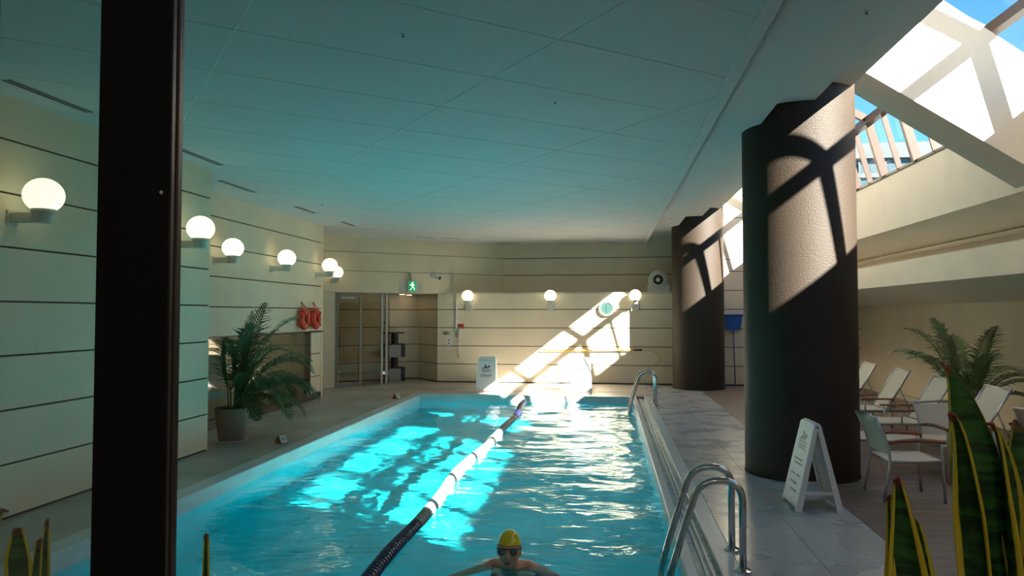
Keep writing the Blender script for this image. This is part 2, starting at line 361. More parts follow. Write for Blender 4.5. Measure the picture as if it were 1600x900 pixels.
faces = np.stack([idx[:-1, :-1].ravel(), idx[:-1, 1:].ravel(), idx[1:, 1:].ravel(), idx[1:, :-1].ravel()], 1)
me = bpy.data.meshes.new('pool_water'); me.from_pydata(verts.tolist(), [], faces.tolist()); me.update()
me.polygons.foreach_set('use_smooth', [True]*len(me.polygons)); me.materials.append(WATER)
water = put('pool_water', me); tag(water, 'rippling turquoise water filling the swimming pool', 'water', kind='stuff')
water.cycles.is_caustics_caster = True

# ------------------------------------------------------------------ left walls
wl = struct('wall_left', MB().box((XL-0.30, YP-0.1, -0.1), (XL-0.02, 8.4, 3.6)), JOINT)
boards(wl, (XL-0.02, YP-0.1), (XL-0.02, 8.4), [0.015]+JS+[ZC+0.02], side=-1)
mk('corner_return', MB().box((XREC, 8.4, 0.0), (XL, 8.415, ZC+0.02)), CREAM, wl)
wr = struct('wall_left_recess', MB().box((XREC-0.3, 8.3, 1.31), (XREC-0.02, 14.08, 3.6)).box((XREC-0.3, 13.5, 0.0), (XREC-0.02, 14.08, 1.31)), JOINT)
boards(wr, (XREC-0.02, 8.4), (XREC-0.02, 14.1), [1.31]+JS[3:]+[ZC+0.02], side=-1)
boards(wr, (XREC-0.02, 13.52), (XREC-0.02, 13.98), [0.12]+JS[:3], side=-1)
mk('plinth', MB().box((XREC-0.3, 8.4, 0.0), (XREC+0.02, 13.98, 0.12)), BROWNMET, wr)
mk('plinth_cap', MB().box((XREC-0.02, 8.4, 1.285), (XREC+0.012, 14.1, 1.312)), BROWNMET, wr)
mk('end_face', MB().box((-7.3, 14.0, 0.0), (XREC-0.001, 14.1, ZC+0.02)), CREAM, wr)
win = struct('window_1', MB().box((XREC-0.16, 8.3, 0.0), (XREC-0.12, 13.6, 1.31)), OLIVE); win['label'] = 'low dark glass band below the recessed left wall'
mk('inner_ceiling', MB().box((XREC-0.16, 8.3, 1.31), (XREC-0.02, 13.6, 1.33)), JOINT, win)
for k in range(3):
    a = 8.45+k*1.69
    mk('pane', MB().box((XREC-0.02, a, 0.12), (XREC-0.012, a+1.68, 1.285)), DPANE, win)
wlf = struct('wall_left_far', MB().box((-7.6, 13.9, 0.0), (-7.3, 16.9, 3.6)), CREAM)

# ------------------------------------------------------------------ far walls
XC = -4.05
wf = struct('wall_far', MB().prism([(XC, YF+0.02), (6.0, YF+0.02), (6.0, YF+0.3), (XC+0.1, YF+0.3)], 'z', -0.1, 2.13), JOINT)
boards(wf, (XC, YF+0.02), (2.0, YF+0.02), [0.02]+JS[:4]+[2.13], side=-1)
mk('shelf_top', MB().box((XC-0.05, YF-0.01, 2.13), (2.0, YU, 2.15)), PLASTER, wf)
wfw = struct('wall_far_wing', MB().prism([(2.0, -0.1), (6.0, -0.1), (6.0, 2.9), (4.66, 3.0), (4.66, 3.86), (4.5, 3.88), (4.25, 4.84), (2.05, 6.14), (2.0, 6.14)], 'y', YF+0.02, YF+0.3).box((2.0, YF+0.02, 2.15), (2.05, YU+0.2, 4.0)), JOINT)
boards(wfw, (2.0, YF+0.02), (5.65, YF+0.02), [0.02]+JS[:6]+[2.90], side=-1)
for za, zb, xe in ((2.90, 3.49, 4.60), (3.49, 3.86, 4.60), (3.86, 4.36, 4.37), (4.36, 4.80, 4.25), (4.80, 5.24, 3.55), (5.24, 5.68, 2.82)): boards(wfw, (2.0, YF+0.02), (xe, YF+0.02), [za, zb], side=-1)
wu = struct('wall_far_upper', MB().box((-2.7, YU+0.02, 2.0), (2.2, YU+0.3, 4.0)), JOINT)
boards(wu, (-2.62, YU+0.02), (2.2, YU+0.02), [2.15, 2.62, 3.05, 3.75], side=-1)
D0 = Vector((-6.17, 15.81)); DD = Vector((0.787, 0.617)); DN = Vector((-0.617, 0.787))   # diagonal entrance wall
def dp(s, n=0.0): v = D0+DD*s+DN*n; return (v.x, v.y)
wd = struct('wall_diagonal', vslab(dp(-1.5), dp(4.62), 2.12, 3.6, 0.02, 0.16), JOINT)
boards(wd, dp(-1.5, 0.02), dp(4.56, 0.02), [2.12, 2.62, 3.05, ZC+0.02], side=-1, gap=0.010)
mk('side_pier', vslab(dp(-1.5), dp(0.16), 0, 2.12, 0.0, 0.14), CREAM, wd)
we = struct('wall_entrance', vslab(dp(2.72, 1.18), dp(2.72, 0.02), 0, 2.12, 0.0, 0.2), JOINT)
boards(we, dp(2.72, 1.18), dp(2.72, 0.02), [0.02]+JS[:4]+[2.12], side=-1)
web = struct('wall_entrance_back', vslab(dp(-1.4, 1.2), dp(2.74, 1.2), 0, 2.2, 0.02, 0.2), JOINT)
boards(web, dp(-1.4, 1.2), dp(2.74, 1.2), [0.02]+JS[:4]+[2.12], side=-1)
ce = struct('ceiling_entrance', MB().prism([dp(-1.4, 0.1), dp(2.95, 0.1), dp(2.95, 1.4), dp(-1.4, 1.4)], 'z', 2.12, 2.2), PLASTER)
struct('wall_entrance_left', vslab(dp(-1.4, 0.0), dp(-1.4, 1.3), 0, 2.2, 0.0, 0.1), CREAM)

# glass entrance doors
def dslab(s0, s1, z0, z1, a, b): return vslab(dp(s0), dp(s1), z0, z1, a, b)
d1 = tag(mk('door_1', dslab(0.17, 0.215, 0.0, 2.12, 0.03, 0.09), DOORMET), 'bronze framed glass door with closer left of the entrance', kind='structure')
mk('door_stile', dslab(0.745, 0.80, 0.0, 2.10, 0.03, 0.08), DOORMET, d1)
mk('door_stile', dslab(0.225, 0.255, 0.02, 2.10, 0.03, 0.08), DOORMET, d1)
mk('door_rail', dslab(0.255, 0.745, 0.02, 0.10, 0.035, 0.075), DOORMET, d1)
mk('door_rail', dslab(0.255, 0.745, 2.03, 2.10, 0.035, 0.075), DOORMET, d1)
mk('pane', dslab(0.255, 0.745, 0.10, 2.03, 0.05, 0.058), DPANE, d1)
mk('door_closer', dslab(0.30, 0.62, 1.985, 2.03, 0.0, 0.035), ALU, d1)
mk('door_handle', dslab(0.28, 0.295, 0.85, 1.30, -0.01, 0.03), STEEL, d1)
d2 = tag(mk('door_2', dslab(0.80, 1.52, 2.08, 2.12, 0.03, 0.14), DOORMET), 'sliding glass door panels stacked beside the open entrance', kind='structure')
mk('pane', dslab(0.80, 1.27, 0.03, 2.08, 0.05, 0.058), DPANE, d2)
for s, n in ((1.27, 0.04), (1.40, 0.085)):
    mk('door_stile', dslab(s, s+0.045, 0.0, 2.08, n, n+0.04), ALU, d2)
mk('pane', dslab(1.315, 1.50, 0.03, 2.08, 0.10, 0.108), DPANE, d2)
mk('door_rail', dslab(0.80, 1.52, 0.0, 0.03, 0.04, 0.12), DOORMET, d2)

# ------------------------------------------------------------------ ceiling: boards on a grid turned 38 degrees
XE = 0.98
ce0 = struct('ceiling', MB().box((-7.4, YP-0.1, ZC+0.004), (XE, YU+0.3, ZC+0.16)), CEILG)
def clip(poly, axis, lim, keep_less):
    out_ = []
    for i in range(len(poly)):
        a, b = poly[i], poly[(i+1) % len(poly)]
        ia = (a[axis] <= lim) == keep_less; ib = (b[axis] <= lim) == keep_less
        if ia: out_.append(a)
        if ia != ib:
            t = (lim-a[axis])/(b[axis]-a[axis]); out_.append(tuple(a[j]+(b[j]-a[j])*t for j in (0, 1)))
    return out_
g = 0.005
for i in range(-4, 12):
    for j in range(-4, 26):
        u0 = 0.83+1.80*i; v0 = 3.86+0.888*(j-4)
        pl = [(u0+g, v0+g), (u0+1.80-g, v0+g), (u0+1.80-g, v0+0.888-g), (u0+g, v0+0.888-g)]
        pl = [tuple(E2*a+E1*b) for a, b in pl]
        for ax, lim, kl in ((0, XE, True), (0, -7.35, False), (1, YP, False), (1, YU, True)):
            if pl: pl = clip(pl, ax, lim, kl)
        if len(pl) < 3: continue
        cx = sum(p[0] for p in pl)/len(pl); cy = sum(p[1] for p in pl)/len(pl)
        if cx < XL-0.9 and cy < 8.0: continue
        if cx < XREC-0.9 and cy < 13.5: continue
        if (cx-D0.x)*DN.x+(cy-D0.y)*DN.y > 0.9: continue
        mk('ceiling_panel', MB().prism([(p[0]-cx, p[1]-cy) for p in pl], 'z', 0.0, 0.004), CEIL, ce0, loc=(cx, cy, ZC))
# stepped edge rising towards the light well
STEPS = [(XE, 1.56, 3.58), (1.56, 2.04, 3.75), (2.04, 2.44, 3.93)]
cs = struct('ceiling_stepped_edge', MB().box((XE, YP-0.1, 3.58), (1.56, YU+0.3, 4.1)), CEIL); cs['label'] = 'stepped white ceiling edge running beside the light well'
mk('lower_lip', MB().box((XE-0.10, YP-0.1, ZC-0.012), (XE, YU, 3.60), 0.004), CEIL, cs)
mk('ceiling_step', MB().box((1.56, YP-0.1, 3.75), (2.04, YU, 4.1)), CEIL, cs)
mk('ceiling_step', MB().box((2.04, YP-0.1, 3.93), (2.44, YF+0.02, 4.1)), CEIL, cs)
wlw = struct('wall_light_well', MB().box((2.24, WE, 4.05), (2.44, YF+0.02, 6.05)), PLASTER); wlw['label'] = 'inner upper wall of the skylit light well'
struct('roof_slab', MB().box((-7.6, -2.8, 4.1), (2.44, 19.2, 4.3)), CONC)

# ------------------------------------------------------------------ wing: right wall, fascia, cove, spandrel
wrt = struct('wall_right', MB().box((XR, WE, -0.1), (XR+0.2, YF+0.02, 1.9)), WALLTAN)
mk('sloped_underside', MB().prism([(4.62, 2.09), (XR+0.02, 1.815), (XR+0.02, 1.95), (4.62, 2.2)], 'y', WE, YF+0.0), PLASTER, wrt)
tag(mk('baseboard_right', MB().box((XR-0.03, WE, 0.0), (XR, YF, 0.11), 0.004).box((XR-0.045, WE, 0.11), (XR, YF, 0.135), 0.003), CREAM), kind='structure')
fa = struct('wall_right_fascia', MB().box((4.5, WE, 2.09), (4.62, YF, 2.46)), PLASTER); fa['label'] = 'projecting plaster fascia above the lounger area'
mk('ledge_top', MB().box((4.62, WE, 2.38), (5.45, YF, 2.44)), PLASTER, fa)
mk('cove_back', MB().box((5.30, WE, 2.44), (5.42, YF, 2.80)), PLASTER, fa)
mk('cove_soffit', MB().prism([(4.5, 2.985), (5.32, 2.75), (5.32, 2.87), (4.62, 3.08)], 'y', WE, YF), PLASTER, fa)
mk('light_tube', MB().tube([(5.27, 0.4, 2.70), (5.27, YF-0.2, 2.70)], 0.018, 8), COVEL, fa, smooth=True)
mk('light_batten', MB().box((5.25, 0.4, 2.715), (5.30, YF-0.2, 2.745)), COVEL, fa)
sp_ = struct('wall_right_spandrel', MB().box((4.5, WE, 2.985), (4.66, YF, 3.86)), PLASTER); sp_['label'] = 'plaster spandrel wall under the steep skylight'
wend = struct('wall_wing_end_sun_block', MB().box((2.2, WE-0.2, -0.1), (6.0, WE, 6.3)).box((2.24, WE, 0.0), (2.44, YP, 6.0))
            .prism([(2.24, 0.0), (5.8, 0.0), (5.8, 3.0), (4.56, 3.0), (4.56, 3.86), (4.40, 4.28), (2.24, 5.95)], 'y', 0.1, 0.7), PLASTER)  # unseen wall filled in below the inferred fin to block sun

# fin beam running from the near column to the spandrel
bz = lambda X: 4.21+(X-2.74)*(3.19-4.21)/(4.27-2.74)
tz = lambda X: 4.92+(X-3.57)*(4.35-4.92)/(4.305-3.57)
bm_ = struct('beam', MB().prism([(2.30, bz(2.30)), (4.56, bz(4.56)), (4.56, 3.86), (4.40, tz(4.40)), (2.30, tz(2.30))], 'y', 8.2, 8.80), PLASTER)
bm_['label'] = 'sloping white fin beam between near column and skylight'
mk('edge_bead', MB().prism([(2.46, bz(2.46)-0.004), (4.5, bz(4.5)-0.004), (4.5, bz(4.5)+0.022), (2.46, bz(2.46)+0.022)], 'y', 8.188, 8.2), PLASTER, bm_)

# skylight: steep lower lights, purlin, sloping upper lights
PXp, PZp = 4.25, 4.82; SX, SZ = 4.5, 3.86; TX, TZ = 3.0, 4.82+0.6*(4.25-3.0)
wk = struct('window_2', MB().box((SX-0.03, WE, SZ), (SX+0.12, YF, SZ+0.035)), DKBRONZE); wk['label'] = 'bronze framed skylight glazing above the lounger area'
mk('purlin', MB().prism([(PXp-0.055, PZp-0.08), (PXp+0.065, PZp-0.08), (PXp+0.065, PZp+0.04), (PXp-0.055, PZp+0.04)], 'y', WE, YF), DKBRONZE, wk)
struct('ceiling_light_well_sky_block', MB().prism([(2.24, 5.99), (TX+0.03, TZ-0.02), (TX+0.03, TZ+0.12), (2.24, 6.16)], 'y', WE-0.2, YF+0.3), PLASTER)  # opaque roof stretch out of view, put in to cut sky light
mk('purlin', MB().prism([(TX, TZ-0.08), (TX+0.12, TZ-0.14), (TX+0.12, TZ+0.02), (TX, TZ+0.05)], 'y', WE, YF), DKBRONZE, wk)
mys = [-0.6, 0.74, 1.8, 3.0, 4.2, 5.4, 6.6, 7.8]+[8.86+0.635*i for i in range(14)]
def bar(x0_, z0_, x1_, z1_, w_, d_):
    t = Vector((x1_-x0_, z1_-z0_)).normalized(); nn = Vector((-t.y, t.x))
    q = [Vector((x0_, z0_))-nn*d_/2, Vector((x1_, z1_))-nn*d_/2, Vector((x1_, z1_))+nn*d_/2, Vector((x0_, z0_))+nn*d_/2]
    return MB().prism([(v.x, v.y) for v in q], 'y', -w_/2, w_/2)
ml = bar(SX, SZ+0.02, PXp, PZp, 0.085, 0.12).mesh('mullion', BRONZE); ml2 = bar(SX, SZ+0.02, PXp, PZp, 0.035, 0.08).mesh('mullion', BRONZE); mu = bar(PXp, PZp, TX+0.05, TZ-0.03, 0.085, 0.11).mesh('rafter', BRONZE)
for i, yy in enumerate(mys):
    put('mullion', ml if i < 8 or i % 2 == 0 else ml2, wk, (0, yy, 0))
    if i < 8 or i % 2 == 0: put('rafter', mu, wk, (0, yy, 0))
ye = [WE]+mys+[YF]
for a, b in zip(ye[:-1], ye[1:]):
    if b-a < 0.12: continue
    t = Vector((PXp-SX, PZp-SZ))
    mk('pane', MB().add([(SX+0.01, a, SZ+0.03), (SX+0.01, b, SZ+0.03), (PXp+0.01, b, PZp), (PXp+0.01, a, PZp)], [(0, 1, 2, 3)]), PANE, wk)
up = [WE]+mys[:8]+mys[8::2]+[YF]
for a, b in zip(up[:-1], up[1:]):
    mk('pane', MB().add([(PXp, a, PZp+0.01), (PXp, b, PZp+0.01), (TX+0.03, b, TZ-0.005), (TX+0.03, a, TZ-0.005)], [(0, 1, 2, 3)]), PANE, wk)

# ------------------------------------------------------------------ columns
def column(x, y, top, label):
    t = thing('round_column', label, 'column', (x, y, 0), 0, 'brown round columns')
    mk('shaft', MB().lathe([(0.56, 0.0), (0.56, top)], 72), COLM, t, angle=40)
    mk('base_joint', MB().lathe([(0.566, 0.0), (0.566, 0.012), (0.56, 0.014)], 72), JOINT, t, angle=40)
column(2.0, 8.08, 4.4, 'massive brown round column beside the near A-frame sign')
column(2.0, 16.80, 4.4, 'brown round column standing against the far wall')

# ------------------------------------------------------------------ partition and lobby round the camera
pt = struct('wall_partition', MB().box((-3.2, YP-0.06, 0.0), (-1.62, YP+0.04, 3.4)).box((1.62, YP-0.06, 0.0), (2.24, YP+0.04, 3.56))
            .box((-1.62, YP-0.06, 0.0), (1.62, YP+0.04, 0.95)).box((-1.62, YP-0.06, 2.45), (1.62, YP+0.04, 3.4))
            .box((-5.0, YP-0.06, 0.0), (-3.2, YP+0.04, 3.4)), LOBBY); pt['label'] = 'wall between the viewing lobby and the pool hall'
struct('wall_lobby', MB().box((-3.3, -2.7, 0), (2.3, -2.6, 3.4)).box((-3.3, -2.6, 0), (-3.2, YP-0.06, 3.4)).box((2.24, -2.6, 0), (2.3, WE-0.2, 3.4)), LOBBY)
struct('ceiling_lobby', MB().box((-3.3, -2.7, 3.0), (2.3, YP-0.06, 3.1)), LOBBY)
fr = tag(mk('window_3', MB().box((-0.676, 0.905, 0.95), (-0.574, 0.965, 2.45), 0.002), BLACK), 'thick black window post in the left foreground', kind='structure')
mk('sash_track', MB().box((-0.60, 0.914, 0.95), (-0.5785, 0.928, 2.45), 0.002), BROWNMET, fr)
fr.data = MB().box((-0.676, 0.905, 0.95), (-0.5735, 0.912, 2.45), 0.001).box((-0.67, 0.912, 0.95), (-0.60, 0.965, 2.45)).mesh('window_3', BLACK)
mk('sash_track', MB().box((-0.60, 0.932, 0.95), (-0.578, 0.945, 2.45), 0.002), BROWNMET, fr)
for k in range(3):
    mk('screw', MB().lathe([(0.0025, -0.0015), (0.0025, 0.0)], 8, 'y', (-0.583, 0.905, 1.25+0.56*k)), ALU, fr)
mk('frame_post', MB().box((-0.95, 0.905, 0.95), (-0.888, 0.975, 2.45), 0.002), BROWNMET, fr)
mk('pane', MB().box((-0.888, 0.936, 0.95), (-0.67, 0.942, 2.45)), TPANE, fr)
mk('pane', MB().box((-1.62, 0.936, 0.95), (-0.95, 0.942, 2.45)), TPANE, fr)
def added_lobby_fill(x, y, label):  # unseen fixtures added as fill light for the foreground snake plants
    t = thing('recessed_downlight', label, 'downlight', (x, y, 3.0), group='added lobby fill lights')
    mk('trim_ring', MB().lathe([(0.10, -0.012), (0.115, -0.006), (0.115, 0.0)], 24), ALU, t, angle=40)
    mk('lamp_disc', MB().lathe([(0.09, -0.014), (0.09, -0.008)], 24), DOWNL, t)
    ld = bpy.data.lights.new('lobby_fill_light', 'AREA'); ld.shape = 'DISK'; ld.size = 0.18; ld.energy = 11; ld.color = (1.0, 0.88, 0.74)
    o = bpy.data.objects.new('lobby_fill_light', ld); COL.objects.link(o); o.parent = t; o.location = (0, 0, -0.016)
added_lobby_fill(-0.9, -1.2, 'added fill light on the lobby ceiling behind the viewer, left side'); added_lobby_fill(0.9, -1.2, 'added fill light on the lobby ceiling behind the viewer, right side')

# ------------------------------------------------------------------ lamps
def lamp_proto(label, group):
    t = thing('globe_wall_lamp', label, 'lamp', group=group)     # origin on the wall surface, +x away from the wall, z at globe centre
    prof = []
    for k in range(17):
        a = -math.pi/2+0.62+(math.pi-0.62)*k/16; prof.append((max(0.0005, 0.150*math.cos(a)), 0.140*math.sin(a)))
    mk('globe', MB().lathe(prof, 28, 'z', (0.28, 0, 0)), GLOBE, t, smooth=True)
    mk('collar', MB().lathe([(0.086, -0.135), (0.092, -0.128), (0.092, -0.112), (0.086, -0.106)], 24, 'z', (0.28, 0, 0)), LWHITE, t, angle=40)
    mk('cup', MB().lathe([(0.062, -0.22), (0.066, -0.215), (0.066, -0.135)], 24, 'z', (0.28, 0, 0)), LWHITE, t, angle=40)
    mk('arm', MB().box((0.015, -0.045, -0.215), (0.25, 0.045, -0.135), 0.006), LWHITE, t)
    mk('wall_plate', MB().box((0.0, -0.06, -0.235), (0.016, 0.06, -0.115), 0.004), LWHITE, t)
    return t
lp = lamp_proto('white globe wall lamp behind the window pane at far left', 'globe lamps on the left walls')
lp.location = (XL, 5.4, 2.60)
dup(lp, (XL, 7.72, 2.60), 0, 'globe lamp on the near left wall just right of black post')
dup(lp, (XREC, 9.98, 2.59), 0, 'globe lamp half hidden behind the near left wall corner')
dup(lp, (XREC, 11.78, 2.58), 0, 'globe lamp in the middle of the rippled-light recessed wall')
dup(lp, (XREC, 13.72, 2.58), 0, 'globe lamp at far end of recessed wall above red buoys')
v = dp(0.10, 0.0); dup(lp, (v[0], v[1], 2.56), math.atan2(-DN.y, -DN.x), 'globe lamp peeking out behind the end of the recessed wall')
def lamp_up(x, label):
    t = thing('globe_wall_lamp', label, 'lamp', (x, YF, 2.07), 0, 'globe lamps on the far wall')
    prof = []
    for k in range(15):
        a = -math.pi/2+0.6+(math.pi-0.6)*k/14; prof.append((max(0.0005, 0.142*math.cos(a)), 0.135*math.sin(a)))
    mk('globe', MB().lathe(prof, 24, 'z', (0, -0.19, 0)), GLOBE, t, smooth=True)
    mk('collar', MB().lathe([(0.08, -0.13), (0.085, -0.122), (0.08, -0.108)], 20, 'z', (0, -0.19, 0)), LWHITE, t, angle=40)
    mk('bracket', MB().box((-0.055, -0.25, -0.20), (0.055, -0.06, -0.13), 0.006), LWHITE, t)
    mk('wall_plate', MB().box((-0.09, -0.06, -0.36), (0.09, 0.0, -0.12), 0.006), LWHITE, t)
lamp_up(-3.29, 'globe lamp on the far wall left, near the pipe')
lamp_up(-1.32, 'globe lamp at the middle of the far wall')
lamp_up(0.645, 'globe lamp on the far wall right of the round clock')
dl = thing('recessed_downlight', 'small lit downlight above the sliding door panels', 'downlight', (*dp(1.95, 0.45), 2.12), group='entrance downlights')
mk('trim_ring', MB().lathe([(0.075, -0.008), (0.085, -0.004), (0.085, 0.0)], 20), ALU, dl, angle=40)
mk('lamp_disc', MB().lathe([(0.065, -0.0115), (0.065, -0.006)], 20), DOWNL, dl)
dup(dl, (*dp(2.35, 0.95), 2.12), 0, 'small lit downlight deeper inside the entrance')

# ------------------------------------------------------------------ ceiling vents, sprinklers
def vent(p0, p1, label, group='ceiling slot vents'):
    p0 = Vector(p0); p1 = Vector(p1); c = (p0+p1)/2; L_ = (p1-p0).length; a = math.atan2(p1.y-p0.y, p1.x-p0.x)
    t = thing('ceiling_vent', label, 'vent', (c.x, c.y, ZC), a, group)
    mk('frame', MB().box((-L_/2-0.02, -0.055, -0.006), (L_/2+0.02, -0.04, 0.0)).box((-L_/2-0.02, 0.04, -0.006), (L_/2+0.02, 0.055, 0.0)), CEIL, t)
    mk('slot', MB().box((-L_/2, -0.04, -0.004), (L_/2, -0.004, 0.0)).box((-L_/2, 0.004, -0.004), (L_/2, 0.04, 0.0)), JOINT, t)
    mk('divider', MB().box((-L_/2, -0.004, -0.006), (L_/2, 0.004, 0.0)), CEIL, t)
vent((-4.45, 4.95), (-4.45, 5.85), 'long ceiling slot vent above the lamp at far left')
vent((-4.5, 7.30), (-4.5, 8.15), 'ceiling slot vent just right of the black post')
vent((-5.04, 9.1), (-5.04, 10.05), 'ceiling slot vent above the half hidden globe lamp')
vent((-5.04, 11.5), (-5.04, 12.3), 'ceiling slot vent above the middle recessed lamp')
vent((-5.0, 13.5), (-5.0, 14.2), 'ceiling slot vent above the far end of recessed wall')
vent((-2.70, 18.1), (-2.18, 18.1), 'dark ceiling slot vent at the far wall corner')
vent((-1.20, 18.1), (-0.66, 18.1), 'dark ceiling slot vent by the far wall, above the clock side')
vent((-4.3, 16.4), (-3.95, 16.67), 'small diagonal ceiling vent over the entrance, left one', 'small diagonal vents')
vent((-3.75, 16.7), (-3.4, 16.97), 'small diagonal ceiling vent over the entrance, right one', 'small diagonal vents')
def sprinkler(x, y, z, label):
    t = thing('ceiling_sprinkler', label, 'sprinkler', (x, y, z), group='ceiling sprinklers')
    mk('plate', MB().lathe([(0.008, -0.008), (0.017, -0.004), (0.018, 0.0)], 14), ALU, t, angle=40)
    mk('deflector', MB().lathe([(0.004, -0.02), (0.010, -0.018), (0.004, -0.008)], 10), DKBRONZE, t, angle=40)
sprinkler(-1.26, 4.45, ZC, 'tiny sprinkler on the ceiling near the upper left')
sprinkler(-0.42, 6.05, ZC, 'tiny sprinkler at the middle of the ceiling')
sprinkler(1.80, 5.35, 3.75, 'tiny sprinkler on the stepped ceiling edge before near column')
sprinkler(-4.52, 11.3, ZC, 'tiny sprinkler on the ceiling by the recessed wall')
sprinkler(1.3, 15.2, 3.58, 'tiny sprinkler on stepped ceiling edge before far column')

# ------------------------------------------------------------------ far wall fittings
t = thing('wall_clock', 'round wall clock with green face on the sunlit far wall', 'clock', (-0.02, YF, 1.77))
mk('case', MB().lathe([(0.165, 0.0), (0.178, -0.02), (0.178, -0.075), (0.165, -0.09), (0.150, -0.09), (0.148, -0.07)], 36, 'y'), WHITE, t, angle=35)
fc = mk('face', MB().lathe([(0.149, -0.06), (0.149, -0.071)], 36, 'y'), CLOCKF, t)
for k in range(12):
    a = math.pi*k/6; q = MB().box((-0.004, -0.0745, 0.115), (0.004, -0.071, 0.140)); q.xf(Matrix.Rotation(a, 4, 'Y')); mk('tick', q, GREY, fc)
mk('hand', MB().box((-0.005, -0.077, -0.12), (0.005, -0.0745, 0.02)), DARKMARK, t)
q = MB().box((-0.006, -0.079, -0.02), (0.006, -0.077, 0.08)).xf(Matrix.Rotation(R(8), 4, 'Y')); mk('hand', q, DARKMARK, t)

t = thing('round_fan', 'round white duct fan with black centre on the far shelf', 'fan', (1.22, 17.95, 2.15))
mk('base', MB().box((-0.26, -0.16, 0.0), (0.26, 0.2, 0.20), 0.02), WHITE, t)
mk('housing', MB().lathe([(0.12, 0.22), (0.21, 0.15), (0.225, -0.12), (0.205, -0.17), (0.15, -0.18), (0.105, -0.13)], 36, 'y', (-0.02, 0, 0.30)), WHITE, t, angle=40)
mk('grille', MB().lathe([(0.20, -0.174), (0.20, -0.183), (0.115, -0.186)], 36, 'y', (-0.02, 0, 0.30)), LWHITE, t, angle=40)
mk('hub', MB().lathe([(0.115, -0.18), (0.115, -0.19), (0.06, -0.195), (0.045, -0.17)], 28, 'y', (-0.02, 0, 0.30)), RUBBER, t, angle=40)
mk('cap', MB().lathe([(0.035, -0.19), (0.03, -0.205), (0.001, -0.21)], 16, 'y', (-0.02, 0, 0.30)), WHITE, t, smooth=True)

t = thing('conduit_pipe', 'white vertical conduit pipe on the left of the far wall', 'pipe', (-3.60, YF, 1.30))
mk('pipe', MB().tube([(0, -0.025, 0.0), (0, -0.025, 0.83)], 0.02, 10), WHITE, t, smooth=True)
mk('clip', MB().box((-0.03, -0.05, 0.25), (0.03, 0, 0.27)), WHITE, t); mk('clip', MB().box((-0.03, -0.05, 0.65), (0.03, 0, 0.67)), WHITE, t)
mk('junction_box', MB().box((-0.05, -0.05, -0.10), (0.04, 0, 0.0), 0.006), LWHITE, t)
t = thing('conduit_pipe', 'thin vertical conduit between shelf and joint above entrance corner', 'pipe', (-3.72, 17.62, 2.15))
mk('pipe', MB().tube([(0, 0, 0.0), (0, 0, 0.48)], 0.012, 8), LWHITE, t, smooth=True)
t = thing('wall_telephone', 'wall intercom handset with hanging cord under red plate', 'telephone', (-3.54, YF, 1.19))
mk('body', MB().box((-0.05, -0.045, -0.13), (0.05, 0.0, 0.10), 0.012), LWHITE, t)
mk('handset', MB().box((-0.03, -0.085, -0.12), (0.03, -0.046, 0.09), 0.014), GREY, t)
mk('cord', MB().tube([(0.0, -0.05, -0.12), (-0.01, -0.055, -0.3), (0.0, -0.05, -0.56)], 0.008, 6), GREY, t, smooth=True)
mk('plug', MB().tube([(0.0, -0.05, -0.55), (0.0, -0.05, -0.60)], 0.014, 8), GREY, t, smooth=True)
t = thing('red_plate', 'small red plate above the wall intercom', 'sign', (-3.49, YF, 1.36))
mk('plate', MB().box((-0.075, -0.012, -0.035), (0.075, 0, 0.035), 0.003), REDS, t); mk('print', MB().box((-0.045, -0.0135, -0.012), (0.045, -0.012, 0.012)), LIPS, t)
t = thing('socket_box', 'metal socket box left of the wall intercom', 'socket', (-3.81, YF, 1.17))
mk('box', MB().box((-0.09, -0.05, -0.035), (0.03, 0, 0.04), 0.006), GREY, t); mk('knob', MB().lathe([(0.03, -0.05), (0.025, -0.075), (0.001, -0.076)], 14, 'y', (-0.055, 0, 0)), STEEL, t, angle=40); mk('cover', MB().box((0.035, -0.04, -0.04), (0.085, 0, 0.04), 0.004), LWHITE, t)
t = thing('wall_switch', 'white double switch plate below the socket box', 'switch', (-3.78, YF, 0.98))
mk('plate', MB().box((-0.055, -0.012, -0.10), (0.055, 0, 0.10), 0.004), WHITE, t)
for z in (-0.05, 0.035): mk('rocker', MB().box((-0.03, -0.018, z-0.025), (0.03, -0.012, z+0.03), 0.003), GREY, t)
t = thing('rescue_pole', 'long yellow rescue pole hung across the far wall', 'pole', (-0.37, YF, 0.79))
mk('pole', MB().tube([(-1.16, -0.06, -0.012), (0.98, -0.06, 0.012)], 0.017, 10), POLE_Y, t, smooth=True)
mk('grip', MB().tube([(0.98, -0.06, 0.012), (1.17, -0.06, 0.014)], 0.021, 10), RUBBER, t, smooth=True)
mk('thin_section', MB().tube([(-1.22, -0.06, -0.013), (-1.16, -0.06, -0.012)], 0.011, 8), ALU, t, smooth=True)
for x in (-0.9, 0.0, 0.9): mk('hook', MB().tube([(x, 0, -0.045), (x, -0.06, -0.045), (x, -0.085, -0.03), (x, -0.088, 0.0)], 0.006, 6), STEEL, t, smooth=True)
pts = [(1.17+0.42*math.sin(a*1.0)*1.0-0.0, -0.03, 0.014-0.20*(1-math.cos(a))) for a in [i*math.pi/14 for i in range(13)]]
mk('cord', MB().tube(pts, 0.006, 6), POLE_Y, t, smooth=True)

